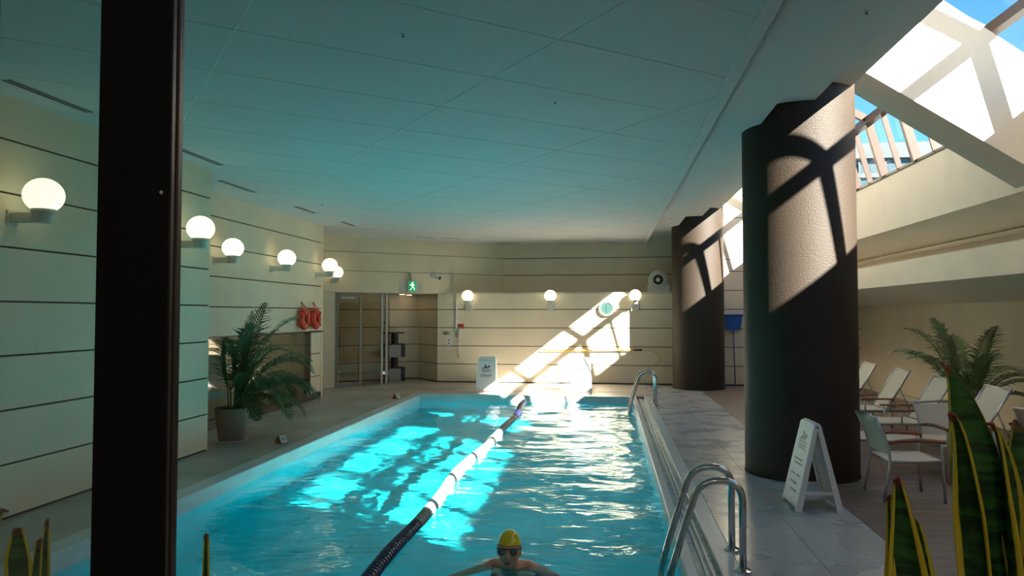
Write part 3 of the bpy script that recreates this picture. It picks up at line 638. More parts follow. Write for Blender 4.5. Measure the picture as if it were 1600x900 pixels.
t = thing('leaf_skimmer', 'blue leaf skimmer net standing between the two columns', 'skimmer', (2.86, 17.36, 0.0))
mk('handle', MB().tube([(0.02, 0, 0.0), (0, 0.07, 1.3)], 0.014, 8), BLUEP, t, smooth=True)
mk('net_pan', MB().prism([(-0.20, 1.62), (0.20, 1.62), (0.15, 1.27), (-0.15, 1.27)], 'y', 0.02, 0.11), BLUEP, t)
mk('rim', MB().box((-0.22, -0.02, 1.60), (0.22, 0.12, 1.635), 0.006), BLUEP, t)
t = thing('wall_camera', 'small security camera above the entrance', 'camera', (*dp(2.55, 0.0), 2.55))
rz = math.atan2(DD.y, DD.x); t.rotation_euler = (0, 0, rz)
mk('mount', MB().lathe([(0.05, 0), (0.045, -0.03), (0.02, -0.05)], 16, 'y'), WHITE, t, angle=40)
mk('body', MB().tube([(0, -0.04, 0.0), (0.10, -0.17, -0.05)], 0.042, 12), WHITE, t, angle=40)
mk('lens', MB().tube([(0.10, -0.17, -0.05), (0.115, -0.19, -0.056)], 0.037, 12), RUBBER, t, angle=40)
t = thing('exit_sign', 'green lit exit sign with running figure over the entrance', 'sign', (*dp(1.98, 0.0), 2.30), rz)
mk('back_panel', MB().box((-0.28, -0.012, -0.15), (0.30, 0, 0.10), 0.003), LWHITE, t)
mk('hanger', MB().box((-0.02, -0.08, 0.125), (0.0, 0, 0.32)), LWHITE, t)
bx_ = mk('sign_box', MB().box((-0.10, -0.10, -0.135), (0.11, -0.012, 0.125), 0.006), LWHITE, t)
fc = mk('green_face', MB().box((-0.085, -0.105, -0.12), (0.10, -0.10, 0.105)), EXITG, t)
fig = MB()
fig.box((-0.01, -0.1075, 0.055), (0.03, -0.105, 0.09)).prism([(-0.035, 0.05), (0.02, 0.05), (0.03, -0.02), (-0.01, -0.03)], 'y', -0.1075, -0.105)
fig.prism([(-0.06, 0.03), (-0.035, 0.05), (-0.03, 0.03), (-0.055, 0.0)], 'y', -0.1075, -0.105).prism([(0.02, 0.045), (0.065, 0.02), (0.06, 0.0), (0.02, 0.02)], 'y', -0.1075, -0.105)
fig.prism([(-0.01, -0.03), (0.01, -0.02), (-0.03, -0.09), (-0.065, -0.105), (-0.065, -0.085), (-0.04, -0.075)], 'y', -0.1075, -0.105).prism([(0.005, -0.025), (0.03, -0.02), (0.065, -0.06), (0.06, -0.10), (0.04, -0.10), (0.04, -0.06)], 'y', -0.1075, -0.105)
mk('running_figure', fig, EXITW, fc)
# zigzag stand in the entrance
t = thing('display_shelf', 'black and grey zigzag display shelf inside the entrance', 'shelf', (*dp(1.98, 0.92), 0.0), rz)
for z, x in ((0.0, -0.02), (0.58, -0.02)):
    mk('box_shelf', MB().box((-0.28, -0.12, z+0.0), (0.10, 0.12, z+0.30), 0.004), GREY, t)
    mk('side_panel', MB().box((0.10, -0.13, z), (0.20, 0.13, z+0.33), 0.004), RUBBER, t)
    mk('upright', MB().box((-0.08, -0.10, z+0.30), (0.03, 0.10, z+0.58), 0.004), RUBBER, t)
    mk('shelf_board', MB().box((-0.28, -0.13, z+0.30), (0.20, 0.13, z+0.33), 0.003), RUBBER, t)
mk('shelf_board', MB().box((-0.28, -0.13, 1.16), (0.18, 0.13, 1.19), 0.003), RUBBER, t)
t = thing('coat_hook', 'small dark round coat hook on the entrance back wall', 'hook', (*dp(1.82, 1.18), 1.42), rz)
mk('boss', MB().lathe([(0.045, 0.0), (0.05, -0.02), (0.04, -0.05), (0.001, -0.055)], 14, 'y'), RUBBER, t, angle=40)

# ------------------------------------------------------------------ lifebuoys
def buoy(y, label):
    t = thing('lifebuoy', label, 'lifebuoy', (XREC, y, 1.55), group='red lifebuoys')
    vs_ = []; fs_ = []; A, B = 40, 14
    for i in range(A):
        a = 2*math.pi*i/A
        for j in range(B):
            b = 2*math.pi*j/B; r = 0.125+0.07*math.cos(b)
            vs_.append((0.085+0.055*math.sin(b), r*1.02*math.cos(a), r*1.06*math.sin(a)))
    for i in range(A):
        for j in range(B): fs_.append((i*B+j, ((i+1) % A)*B+j, ((i+1) % A)*B+(j+1) % B, i*B+(j+1) % B))
    mk('ring', MB().add(vs_, fs_), REDP, t, smooth=True)
    mk('hanging_rope', MB().tube([(0.085, -0.07, 0.20), (0.03, -0.01, 0.31), (0.03, 0.01, 0.31), (0.085, 0.07, 0.20)], 0.008, 6), ROPE, t, smooth=True)
    mk('hook', MB().tube([(0, 0, 0.30), (0.05, 0, 0.295), (0.055, 0, 0.32)], 0.007, 6), STEEL, t, smooth=True)
    for a in (0.8, 2.35, 3.9, 5.5):
        c_, s_ = math.cos(a), math.sin(a)
        pts = [(0.085+0.061*math.sin(b), (0.125+0.076*math.cos(b))*1.02*c_, (0.125+0.076*math.cos(b))*1.06*s_) for b in [2*math.pi*k/12 for k in range(13)]]
        mk('band', MB().tube(pts, 0.009, 5, False), ROPE, t, smooth=True)
buoy(12.98, 'red lifebuoy on the left, hanging on the recessed wall'); buoy(13.52, 'red lifebuoy on the right, nearest the glass door')

# ------------------------------------------------------------------ A-frame floor signs
def icon(mb, s, y):
    """swimmer pictogram in xz, drawn on plane y"""
    def wave(z, w0, w1):
        p = [(w0+(w1-w0)*k/12, z+0.010*s*math.sin(k*1.55)) for k in range(13)]
        mb.prism(p+[(a, b-0.010*s) for a, b in p[::-1]], 'y', y-0.0012, y)
    for z in (-0.035, -0.062, -0.088): wave(z*s, -0.10*s, 0.10*s)
    mb.prism([(0.055*s+0.024*s*math.cos(a), 0.018*s+0.024*s*math.sin(a)) for a in [k*math.pi/6 for k in range(12)]], 'y', y-0.0012, y)
    mb.prism([(-0.10*s, -0.022*s), (-0.02*s, 0.022*s), (-0.055*s, 0.04*s), (-0.05*s, 0.055*s), (-0.01*s, 0.045*s), (0.045*s, -0.02*s), (0.01*s, -0.022*s), (-0.01*s, -0.005*s), (-0.04*s, -0.022*s)], 'y', y-0.0012, y)
    return mb
def aframe(loc, rz_, label, style, W=0.43, Hh=0.72, spread=0.38):
    t = thing('floor_sign', label, 'sign', loc, rz_, 'white A-frame floor signs')
    ang = math.atan2(spread/2-0.02, Hh); Lg = Hh/math.cos(ang)
    for sgn in (-1, 1):
        M = Matrix.Translation((0, sgn*(spread/2-0.0), 0)) @ Matrix.Rotation(sgn*ang, 4, 'X')
        o = mk('board', MB().prism([(-W/2, 0.0), (-W/2+0.05, 0.03), (W/2-0.05, 0.03), (W/2, 0.0), (W/2-0.025, Lg-0.02), (W/2-0.06, Lg), (-W/2+0.06, Lg), (-W/2+0.025, Lg-0.02)], 'y', -0.006, 0.006).xf(M), WHITE, t)
        for e in (-1, 1):
            xb = e*(W/2-0.012); xt = e*(W/2-0.035)
            mk('edge_rib', MB().add([(xb-0.012, -sgn*0.045-0.0, 0.0), (xb+0.012, -sgn*0.045, 0.0), (xb+0.012, 0, 0.0), (xb-0.012, 0, 0.0), (xt-0.012, -sgn*0.03, Lg-0.03), (xt+0.012, -sgn*0.03, Lg-0.03), (xt+0.012, 0, Lg-0.03), (xt-0.012, 0, Lg-0.03)],
               [(3,2,1,0),(4,5,6,7),(0,1,5,4),(1,2,6,5),(2,3,7,6),(3,0,4,7)]).xf(M), WHITE, t)
        if sgn < 0:
            if style == 'swim':
                mk('pictogram', icon(MB(), 1.0, -0.006).xf(M @ Matrix.Translation((0, 0, 0.52))), DARKMARK, t)
                me = text_mesh('SWIM', 0.095, DARKMARK, 'lettering'); me.transform(M @ Matrix.Translation((0, -0.0068, 0.31)) @ Matrix.Rotation(R(90), 4, 'X')); put('lettering', me, t)
                mk('header_line', MB().box((-0.15, -0.0072, 0.665), (0.15, -0.006, 0.672)).box((-0.15, -0.0072, 0.695), (0.15, -0.006, 0.698)).xf(M), GREYMARK, t)
            elif style == 'blue':
                mm = MB()
                for cx_ in (-0.055, 0.055): mm.prism([(cx_+0.026*math.cos(a), 0.52+0.036*math.sin(a)) for a in [k*math.pi/6 for k in range(12)]], 'y', -0.0072, -0.006)
                mm.prism([(-0.045, 0.445), (-0.02, 0.425), (0.02, 0.425), (0.045, 0.445), (0.02, 0.41), (-0.02, 0.41)], 'y', -0.0072, -0.006)
                mk('blue_marks', mm.xf(M), BLUEMARK, t)
            else:
                mk('pictogram', icon(MB(), 1.0, -0.006).xf(M @ Matrix.Translation((0, 0, 0.60))), GREYMARK, t)
                mm = MB()
                for z, a, b in ((0.40, -0.12, 0.10), (0.365, -0.10, 0.12), (0.27, -0.13, -0.02), (0.27, 0.02, 0.12), (0.20, -0.11, 0.08), (0.14, -0.06, 0.11)): mm.box((a, -0.0072, z), (b, -0.006, z+0.016))
                mk('print_lines', mm.xf(M), GREYMARK, t)
    for sgn in (-1,):
        mk('brace', MB().box((-W/2+0.02, -spread/2+0.06, 0.14), (-W/2+0.035, spread/2-0.06, 0.165)), WHITE, t)
        mk('brace', MB().box((W/2-0.035, -spread/2+0.06, 0.14), (W/2-0.02, spread/2-0.06, 0.165)), WHITE, t)
    mk('top_hinge', MB().tube([(-W/2+0.06, 0, Hh-0.012), (W/2-0.06, 0, Hh-0.012)], 0.022, 10), WHITE, t, smooth=True)
aframe((-2.54, 15.62, 0), R(-4), 'white A-frame sign reading SWIM in front of the far wall', 'swim')
aframe((-0.54, 15.62, 0), R(3), 'sunlit white A-frame sign with blue marks near the far wall', 'blue')
aframe((1.735, 6.68, 0), R(-88), 'white A-frame sign seen from the side beside the near column', 'grey')

# ------------------------------------------------------------------ wooden wedge markers
def marker(loc, rz_, label):
    t = thing('wooden_marker', label, 'marker', loc, rz_, 'wooden wedge markers')
    mk('block', MB().prism([(-0.075, 0), (0.085, 0), (0.0, 0.115)], 'y', -0.05, 0.05), BLOCK, t)
    M = Matrix.Translation((0.0425, 0, 0.0575)) @ Matrix.Rotation(math.atan2(0.115, 0.085), 4, 'Y')
    cd = mk('white_card', MB().box((-0.055, -0.042, 0.001), (0.055, 0.042, 0.004)).xf(M), WHITE, t)
    mk('print', MB().box((-0.03, -0.02, 0.004), (-0.005, 0.02, 0.0048)).box((0.005, -0.025, 0.004), (0.02, 0.025, 0.0048)).xf(M), GREYMARK, cd)
marker((-4.12, 9.02, 0), R(-35), 'wooden wedge marker with white card near the potted palm')
marker((-4.06, 14.0, 0), R(-35), 'wooden wedge marker at the far left pool corner')

# ------------------------------------------------------------------ pool ladders
def arc_path(keys, rad):
    """polyline with rounded corners"""
    P = [Vector(k) for k in keys]; out_ = [P[0]]
    for a, b, c in zip(P[:-2], P[1:-1], P[2:]):
        u = (a-b).normalized(); v_ = (c-b).normalized(); r = min(rad, (a-b).length*0.48, (c-b).length*0.48)
        s_, e_ = b+u*r, b+v_*r
        for k in range(7):
            tt = k/6; out_.append(s_*(1-tt)**2+b*2*tt*(1-tt)+e_*tt*tt)
    return out_+[P[-1]]
def ladder(y0_, y1_, top, label):
    t = thing('pool_ladder', label, 'ladder', (0.0, (y0_+y1_)/2, 0.0), group='stainless pool ladders')
    for yy in (y0_, y1_):
        d = yy-(y0_+y1_)/2
        path = arc_path([(0.37, d, -1.0), (0.37, d, -0.12), (0.585, d, top), (0.855, d, top), (0.855, d, 0.0)], 0.13)
        r_ = mk('handrail', MB().tube(path, 0.0235, 14), STEEL, t, smooth=True)
        mk('floor_flange', MB().lathe([(0.055, 0.004), (0.055, 0.014), (0.03, 0.026)], 20, 'z', (0.855, d, 0.0)), STEEL, r_, angle=40)
    for z in (-0.35, -0.62, -0.89):
        mk('step', MB().box((0.30, (y0_-y1_)/2, z), (0.42, (y1_-y0_)/2, z+0.025), 0.004), STEEL, t)
ladder(4.93, 5.36, 0.575, 'large stainless pool ladder in the right foreground')
ladder(13.42, 13.85, 0.60, 'small stainless pool ladder at the far right pool corner')

# ------------------------------------------------------------------ lane rope
t = thing('lane_rope', 'lane divider rope of navy and white floats along the pool', 'lane rope', (-1.60, 8.0, WZ))
LY0, LY1 = 2.3, 14.7
lx = lambda y_: 0.035*math.sin((y_-3)*0.9)+0.02*math.sin(y_*2.1)
mk('cable', MB().tube([(lx(y_), y_-8.0, 0.012) for y_ in np.linspace(LY0-0.1, LY1+0.08, 60)], 0.008, 6), GFLOAT, t, smooth=True)
pr = [(0.018, -0.024), (0.050, -0.020), (0.057, -0.006), (0.057, 0.006), (0.050, 0.020), (0.018, 0.024)]
fm = {k: MB().lathe(pr, 14, 'y').mesh('lane_float', m) for k, m in (('n', NAVY), ('w', WFLOAT), ('g', GFLOAT))}
for k in fm: fm[k].polygons.foreach_set('use_smooth', [True]*len(fm[k].polygons)); fm[k].set_sharp_from_angle(angle=R(50))
y = LY0; i = 0
while y < LY1:
    if y < 6.05: c = 'n'
    elif y < 6.35: c = 'g'
    elif y < 11.0: c = 'g' if any(abs(y-q) < 0.05 for q in (7.62, 9.2, 10.15)) else 'w'
    elif y < 12.3: c = 'g'  # column shade on this stretch is put into the float colour
    elif y < 12.45: c = 'w'
    else: c = 'n'
    put('lane_float', fm[c], t, (lx(y), y-8.0, 0.012+0.004*math.sin(y*5)))
    y += 0.05; i += 1

# ------------------------------------------------------------------ palms
def frond(mb, base, az, elev, length, droop, npair, lw, ll, rnd, hang=0.5):
    p = Vector(base); d = Vector((math.cos(az)*math.cos(elev), math.sin(az)*math.cos(elev), math.sin(elev)))
    N = 22; pts = [p.copy()]; dirs = [d.copy()]
    for k in range(N):
        d = (d+Vector((0, 0, -droop*(0.25+1.6*(k/N)**1.3)/N))).normalized(); p = p+d*length/N; pts.append(p.copy()); dirs.append(d.copy())
    mb.tube(pts, [0.009*(1-0.8*k/N)+0.0015 for k in range(N+1)], 5)
    side0 = Vector((-math.sin(az), math.cos(az), 0))
    for k in range(npair):
        s = 0.28+0.72*k/(npair-1); f = s*N; i = min(int(f), N-1); q = pts[i].lerp(pts[i+1], f-i); dd = dirs[i]
        env = math.sin(math.pi*min(1, (s-0.28)/0.72*0.82+0.16))**0.7
        for sg in (-1, 1):
            L_ = ll*env*(0.85+0.3*rnd.random()); sd_ = side0*sg
            a = (sd_*0.85+dd*(0.55+0.35*s)+Vector((0, 0, 0.25))).normalized()
            tip = (a+Vector((0, 0, -hang*(0.6+0.7*rnd.random())))).normalized()
            m1 = q+a*L_*0.5; m2 = m1+tip*L_*0.5; wv = dd.cross(a).cross(a); wv = (dd-a*dd.dot(a)).normalized()*lw
            mb.add([q-wv*0.35, q+wv*0.35, m1+wv*0.6, m1-wv*0.6, m2], [(0, 1, 2, 3), (3, 2, 4)])
def palm(loc, label, fronds, pot_r, pot_h, leafm, seed):
    rnd = random.Random(seed)
    t = thing('potted_palm', label, 'potted palm', loc)
    mk('saucer', MB().lathe([(pot_r*0.86, 0.0), (pot_r*0.98, 0.025), (pot_r*0.94, 0.025), (pot_r*0.84, 0.012)], 32), WHITE, t, angle=40)
    mk('pot', MB().lathe([(pot_r*0.78, 0.013), (pot_r, pot_h-0.02), (pot_r*1.02, pot_h), (pot_r*0.93, pot_h), (pot_r*0.9, pot_h-0.05)], 32), POT, t, angle=40)
    mk('soil', MB().lathe([(pot_r*0.905, pot_h-0.06), (pot_r*0.6, pot_h-0.035), (0.001, pot_h-0.03)], 24), SOIL, t, smooth=True)
    for (az, el, L_, dr, hang) in fronds:
        mb = MB(); b = (0.05*math.cos(R(az)), 0.05*math.sin(R(az)), pot_h-0.05)
        frond(mb, b, R(az)+0.15*(rnd.random()-0.5), R(el), L_, dr, 26, 0.019, 0.34*min(1, L_/1.2), rnd, hang)
        mk('frond', mb, leafm, t)
    for k in range(5):
        a = rnd.random()*6.28; mk('cane', MB().tube([(0.06*math.cos(a), 0.06*math.sin(a), pot_h-0.06), (0.075*math.cos(a), 0.075*math.sin(a), pot_h+0.35)], [0.014, 0.009], 7), STEM, t, smooth=True)
rnd = random.Random(3)
FL = [(15, 74, 1.55, 1.9, 0.7), (-20, 68, 1.35, 2.2, 0.8), (40, 62, 1.3, 2.1, 0.8), (-45, 60, 1.05, 2.3, 0.9), (75, 76, 1.5, 1.0, 0.6), (5, 52, 1.2, 2.5, 1.0),
      (-15, 40, 1.05, 2.5, 1.1), (25, 36, 1.05, 2.6, 1.1), (60, 46, 1.1, 2.3, 1.0), (-40, 40, 0.85, 2.5, 1.1), (95, 58, 1.1, 1.7, 0.8),
      (130, 76, 1.0, 0.9, 0.6), (10, 84, 1.3, 0.9, 0.5), (-30, 80, 1.2, 1.4, 0.6), (-5, 62, 1.4, 2.5, 1.0), (30, 78, 1.15, 1.7, 0.7), (100, 40, 0.9, 2.2, 1.0), (-25, 54, 1.1, 2.7, 1.0), (48, 54, 1.2, 2.6, 1.0), (18, 46, 1.25, 2.4, 1.1)]
palm((-4.83, 9.10, 0), 'large potted palm beside the pool at the left wall corner', FL, 0.215, 0.43, FROND, 5)
FR = [(180, 74, 1.4, 1.9, 0.7), (165, 66, 1.25, 1.9, 0.7), (200, 66, 1.2, 2.0, 0.7), (185, 80, 1.3, 1.4, 0.7), (10, 66, 1.0, 2.3, 0.7), (-25, 58, 1.0, 2.4, 0.7), (30, 74, 0.95, 1.9, 0.6), (90, 76, 1.1, 1.4, 0.6),
      (-90, 70, 1.15, 2.0, 0.7), (130, 80, 1.3, 1.6, 0.6), (-130, 62, 1.1, 2.2, 0.8), (-55, 60, 1.1, 2.2, 0.7), (70, 55, 0.95, 2.0, 0.7), (-10, 46, 0.85, 2.2, 0.7), (-110, 50, 1.0, 2.2, 0.8), (150, 70, 1.1, 2.0, 0.8), (-70, 80, 1.2, 1.5, 0.6)]
palm((4.70, 10.42, 0), 'potted palm standing by the tan wall behind the loungers', FR, 0.22, 0.40, FROND2, 9)

# ------------------------------------------------------------------ chairs and loungers
def chair(label):
    t = thing('garden_armchair', label, 'chair', group='sling armchairs')
    W, Dp, SH, AH, BH = 0.23, 0.44, 0.36, 0.53, 0.73
    for s in (-1, 1):
        y_ = s*W
        mk('leg', MB().tube(arc_path([(Dp/2+0.02, y_, 0.0), (Dp/2, y_, SH), (Dp/2-0.005, y_, AH-0.012)], 0.05), 0.0135, 8), ALU, t, smooth=True)
        mk('leg', MB().tube(arc_path([(-Dp/2-0.05, y_, 0.0), (-Dp/2+0.01, y_, SH), (-Dp/2-0.02, y_, AH), (-Dp/2-0.11, y_, BH)], 0.07), 0.0135, 8), ALU, t, smooth=True)
        mk('armrest', MB().tube([(-Dp/2-0.02, y_, AH-0.02), (-Dp/2+0.08, y_, AH), (0, y_, AH+0.012), (Dp/2-0.06, y_, AH+0.004), (Dp/2+0.03, y_, AH-0.008)], [0.013, 0.017, 0.018, 0.018, 0.015], 8), WOOD, t, smooth=True)
        mk('seat_rail', MB().tube([(-Dp/2+0.01, y_, SH-0.01), (Dp/2, y_, SH)], 0.012, 8), ALU, t, smooth=True)
    mk('front_rail', MB().tube([(Dp/2, -W, SH), (Dp/2, W, SH)], 0.011, 8), ALU, t, smooth=True)
    mk('rear_rail', MB().tube([(-Dp/2+0.01, -W, SH-0.01), (-Dp/2+0.01, W, SH-0.01)], 0.011, 8), ALU, t, smooth=True)
    mk('top_rail', MB().tube([(-Dp/2-0.11, -W-0.012, BH), (-Dp/2-0.122, 0, BH+0.008), (-Dp/2-0.11, W+0.012, BH)], 0.0145, 8), ALU, t, smooth=True)
    def sheet(prof, th, w_):
        mb = MB(); n_ = len(prof); M_ = 7
        for side in (0, 1):
            vs_ = []
            for (x_, z_) in prof:
                for j in range(M_):
                    y_ = -w_+2*w_*j/(M_-1); sag = 0.010*(1-(y_/w_)**2); vs_.append((x_-sag*0.6, y_, z_-sag-th*side))
            fs_ = [(i*M_+j, i*M_+j+1, (i+1)*M_+j+1, (i+1)*M_+j) for i in range(n_-1) for j in range(M_-1)]
            mb.add(vs_, fs_ if side == 0 else [f[::-1] for f in fs_])
        return mb
    mk('seat', sheet([(Dp/2, SH+0.012), (Dp/4, SH+0.002), (0, SH-0.003), (-Dp/4, SH-0.004), (-Dp/2+0.02, SH+0.002)], 0.004, W-0.005), SLING, t, smooth=True)
    mk('backrest', sheet([(-Dp/2+0.0, SH+0.06), (-Dp/2-0.015, AH), (-Dp/2-0.06, 0.63), (-Dp/2-0.108, BH-0.01)], 0.004, W-0.010), SLING, t, smooth=True)
    return t
c0 = chair('sling armchair standing alone in front, beside the near column')
c0.location = (2.66, 7.13, 0); c0.rotation_euler = (0, 0, R(2))
dup(c0, (3.44, 7.90, 0), R(-80), 'sling armchair showing its front behind the tall snake plant leaf')
dup(c0, (4.30, 7.66, 0), R(12), 'sling armchair at the right edge behind the snake plants')
def lounger(label):
    t = thing('sun_lounger', label, 'sun lounger', group='sun loungers by the right wall')   # origin: head top at x=0; y across
    W = 0.27; fx0, fx1 = -1.75, -0.28; Zf = 0.33
    for s in (-1, 1):
        y_ = s*W
        mk('side_rail', MB().tube([(fx0, y_, Zf-0.02), (fx1+0.30, y_, Zf-0.02)], 0.016, 8), ALU, t, smooth=True)
        mk('back_rail', MB().tube([(fx1-0.04, y_*0.97, Zf), (0.0, y_*0.97, 0.86)], 0.014, 8), ALU, t, smooth=True)
        for x_ in (fx0+0.12, fx1+0.22): mk('leg', MB().tube([(x_, y_, Zf-0.02), (x_, y_, 0.0)], 0.014, 8), ALU, t, smooth=True)
        mk('arm_post', MB().tube([(-0.60, y_*1.04, Zf-0.02), (-0.60, y_*1.04, 0.47)], 0.012, 8), ALU, t, smooth=True)
        mk('arm_post', MB().tube([(-0.28, y_*1.04, Zf-0.02), (-0.28, y_*1.04, 0.47)], 0.012, 8), ALU, t, smooth=True)
        mk('armrest', MB().box((-0.66, y_*1.04-0.022, 0.465), (-0.22, y_*1.04+0.022, 0.488), 0.008), WOOD, t)
    mk('end_rail', MB().tube([(fx0, -W, Zf-0.02), (fx0, W, Zf-0.02)], 0.014, 8), ALU, t, smooth=True)
    mk('head_rail', MB().tube([(0.0, -W*0.97, 0.86), (0.008, 0, 0.845), (0.0, W*0.97, 0.86)], 0.015, 8), ALU, t, smooth=True)
    mk('prop_bar', MB().tube([(-0.13, -W*0.9, 0.62), (0.0, -W*0.9, Zf-0.02), (0.0, W*0.9, Zf-0.02), (-0.13, W*0.9, 0.62)], 0.009, 6), ALU, t, smooth=True)
    mk('seat_sling', MB().box((fx0+0.02, -W+0.01, Zf-0.012), (fx1-0.03, W-0.01, Zf-0.004)), SLING, t)
    q = MB().add([(fx1-0.035, -W+0.02, Zf+0.01), (fx1-0.035, W-0.02, Zf+0.01), (-0.006, W-0.02, 0.85), (-0.006, -W+0.02, 0.85)] + [(fx1-0.028, -W+0.02, Zf+0.006), (fx1-0.028, W-0.02, Zf+0.006), (0.001, W-0.02, 0.846), (0.001, -W+0.02, 0.846)],
         [(3,2,1,0),(4,5,6,7),(0,1,5,4),(1,2,6,5),(2,3,7,6),(3,0,4,7)])
    mk('back_sling', q, SLING, t)
    return t
l0 = lounger('beige sun lounger nearest the snake plants, rightmost'); l0.location = (4.14, 8.52, 0)
l0.location = (4.15, 8.55, 0)
dup(l0, (4.13, 9.80, 0), 0, 'second sun lounger from the right, in front of the wall palm')
dup(l0, (4.12, 11.05, 0), 0, 'third sun lounger from the right, just beside the near column')
dup(l0, (4.14, 12.40, 0), 0, 'farthest sun lounger, mostly hidden behind the near column')

# ------------------------------------------------------------------ swimmer
def swimmer():
    t = thing('person', 'swimmer in yellow cap and goggles facing forward with shoulders above water', 'person', (SWX, SWY, WZ))
    # head as a shaped sphere (faces -y); z=0 is the water line
    hv = []; hf = []; A, B = 48, 36; hc = Vector((0, -0.02, 0.135))
    def gauss(p, c, s): return math.exp(-sum(((p[i]-c[i])/s[i])**2 for i in range(3)))
    for j in range(B+1):
        ph = -math.pi/2+math.pi*j/B
        for i in range(A):
            th = 2*math.pi*i/A
            cp = math.cos(ph)**(0.85 if ph > 0 else 0.92) if abs(math.cos(ph)) > 1e-6 else 0.0; x = cp*math.cos(th); y_ = cp*math.sin(th); z = math.sin(ph)
            taper = 1.0-0.20*max(0, -z)**1.2
            px, py, pz = 0.077*x*taper, 0.098*y_*(1-0.08*max(0, -z)), 0.128*z
            f = 0.0
            if py < 0:
                q = (px, py, pz)
                f += 0.024*gauss((px, 0, pz), (0, 0, -0.030), (0.015, 1, 0.022))      # nose tip
                f += 0.010*gauss((px, 0, pz), (0, 0, -0.004), (0.010, 1, 0.022))      # bridge
                f += 0.006*gauss((px, 0, pz), (0, 0, 0.022), (0.045, 1, 0.012))       # brow
                f -= 0.010*gauss((abs(px), 0, pz), (0.031, 0, 0.0), (0.017, 1, 0.014))# eye sockets
                f += 0.007*gauss((px, 0, pz), (0, 0, -0.066), (0.024, 1, 0.006)) + 0.007*gauss((px, 0, pz), (0, 0, -0.088), (0.020, 1, 0.007))  # lips
                f -= 0.006*gauss((px, 0, pz), (0, 0, -0.077), (0.024, 1, 0.005))      # mouth line
                f += 0.009*gauss((px, 0, pz), (0, 0, -0.112), (0.024, 1, 0.016))      # chin
                f += 0.005*gauss((abs(px), 0, pz), (0.045, 0, -0.025), (0.02, 1, 0.02))
            hv.append((px, py-f, pz))
    for j in range(B):
        for i in range(A): hf.append((j*A+i, j*A+(i+1) % A, (j+1)*A+(i+1) % A, (j+1)*A+i))
    tilt = Matrix.Translation(hc) @ Matrix.Rotation(R(-8), 4, 'X')
    hv = [tuple(tilt @ Vector(p)) for p in hv]
    # ears
    body = bpy.data.meshes.new('body'); vs_ = []; es = []; rad = []
    def V(p, r): vs_.append(p); rad.append(r if isinstance(r, tuple) else (r, r)); return len(vs_)-1
    def chain(start, pts):
        a = start
        for p, r in pts: b = V(p, r); es.append((a, b)); a = b
        return a
    pel = V((0, 0.40, -0.50), (0.155, 0.11))
    wst = chain(pel, [((0, 0.31, -0.36), (0.14, 0.10)), ((0, 0.20, -0.22), (0.165, 0.11)), ((0, 0.10, -0.085), (0.15, 0.095))])
    nk = chain(wst, [((0, 0.035, 0.0), (0.068, 0.066)), ((0, 0.0, 0.07), (0.058, 0.062)), ((0, -0.005, 0.12), (0.055, 0.06))])
    for s in (-1, 1):
        # shoulders at the surface, arms sweeping out and forward under the water
        e = chain(wst, [((s*0.125, 0.085, -0.030), (0.076, 0.068)), ((s*0.205, 0.06, -0.060), 0.063), ((s*0.33, 0.0, -0.125), 0.046), ((s*0.43, -0.07, -0.17), 0.039), ((s*0.45, -0.22, -0.185), 0.034), ((s*0.44, -0.33, -0.192), (0.026, 0.022))])
        pm_ = chain(e, [((s*0.435, -0.375, -0.195), (0.036, 0.016)), ((s*0.43, -0.415, -0.205), (0.036, 0.014))])
        for k, (ox, L_) in enumerate(((-0.030, 0.068), (-0.010, 0.078), (0.010, 0.074), (0.030, 0.058))):
            f0 = V((s*0.43+ox, -0.425, -0.207), 0.0095); es.append((pm_, f0)); chain(f0, [((s*0.43+ox*1.2, -0.425-L_*0.5, -0.214), 0.009), ((s*0.43+ox*1.25, -0.425-L_, -0.228), 0.007)])
        th0 = V((s*0.43-s*0.04, -0.385, -0.20), 0.0105); es.append((e, th0)); chain(th0, [((s*0.43-s*0.062, -0.41, -0.208), 0.0095), ((s*0.43-s*0.072, -0.44, -0.215), 0.008)])
        chain(pel, [((s*0.09, 0.42, -0.58), 0.085), ((s*0.15, 0.40, -0.86), 0.062), ((s*0.155, 0.42, -0.93), 0.058), ((s*0.15, 0.58, -0.99), 0.052), ((s*0.13, 0.76, -1.02), 0.035), ((s*0.13, 0.81, -1.03), 0.034), ((s*0.16, 0.90, -1.05), (0.04, 0.02))])
    body.from_pydata(vs_, es, [])
    bo = bpy.data.objects.new('body', body); COL.objects.link(bo)
    md = bo.modifiers.new('skin', 'SKIN'); 
    for i, sv in enumerate(body.skin_vertices[0].data): sv.radius = rad[i]; sv.use_root = (i == 0)
    ss = bo.modifiers.new('sub', 'SUBSURF'); ss.levels = 2; ss.render_levels = 2
    dg = bpy.context.evaluated_depsgraph_get(); dg.update()
    bme = bpy.data.meshes.new_from_object(bo.evaluated_get(dg)); bpy.data.objects.remove(bo)
    j = MB().add([v.co for v in bme.vertices], [tuple(p.vertices) for p in bme.polygons]); j.add(hv, hf)
    for s in (-1, 1):
        ev = MB().lathe([(0.001, -0.010), (0.018, -0.006), (0.022, 0.0), (0.016, 0.006), (0.001, 0.008)], 14, 'x').xf(tilt @ Matrix.Translation((s*0.078, 0.005, -0.015)) @ Matrix.Scale(1.45, 4, (0, 0, 1))); j.add(ev.v, ev.f)
    me0 = j.mesh('body', SKIN, True); o0 = bpy.data.objects.new('tmp', me0); COL.objects.link(o0)
    rm = o0.modifiers.new('remesh', 'REMESH'); rm.mode = 'VOXEL'; rm.voxel_size = 0.0055; rm.use_smooth_shade = True
    sm = o0.modifiers.new('smooth', 'SMOOTH'); sm.factor = 0.5; sm.iterations = 2
    dg = bpy.context.evaluated_depsgraph_get(); dg.update()
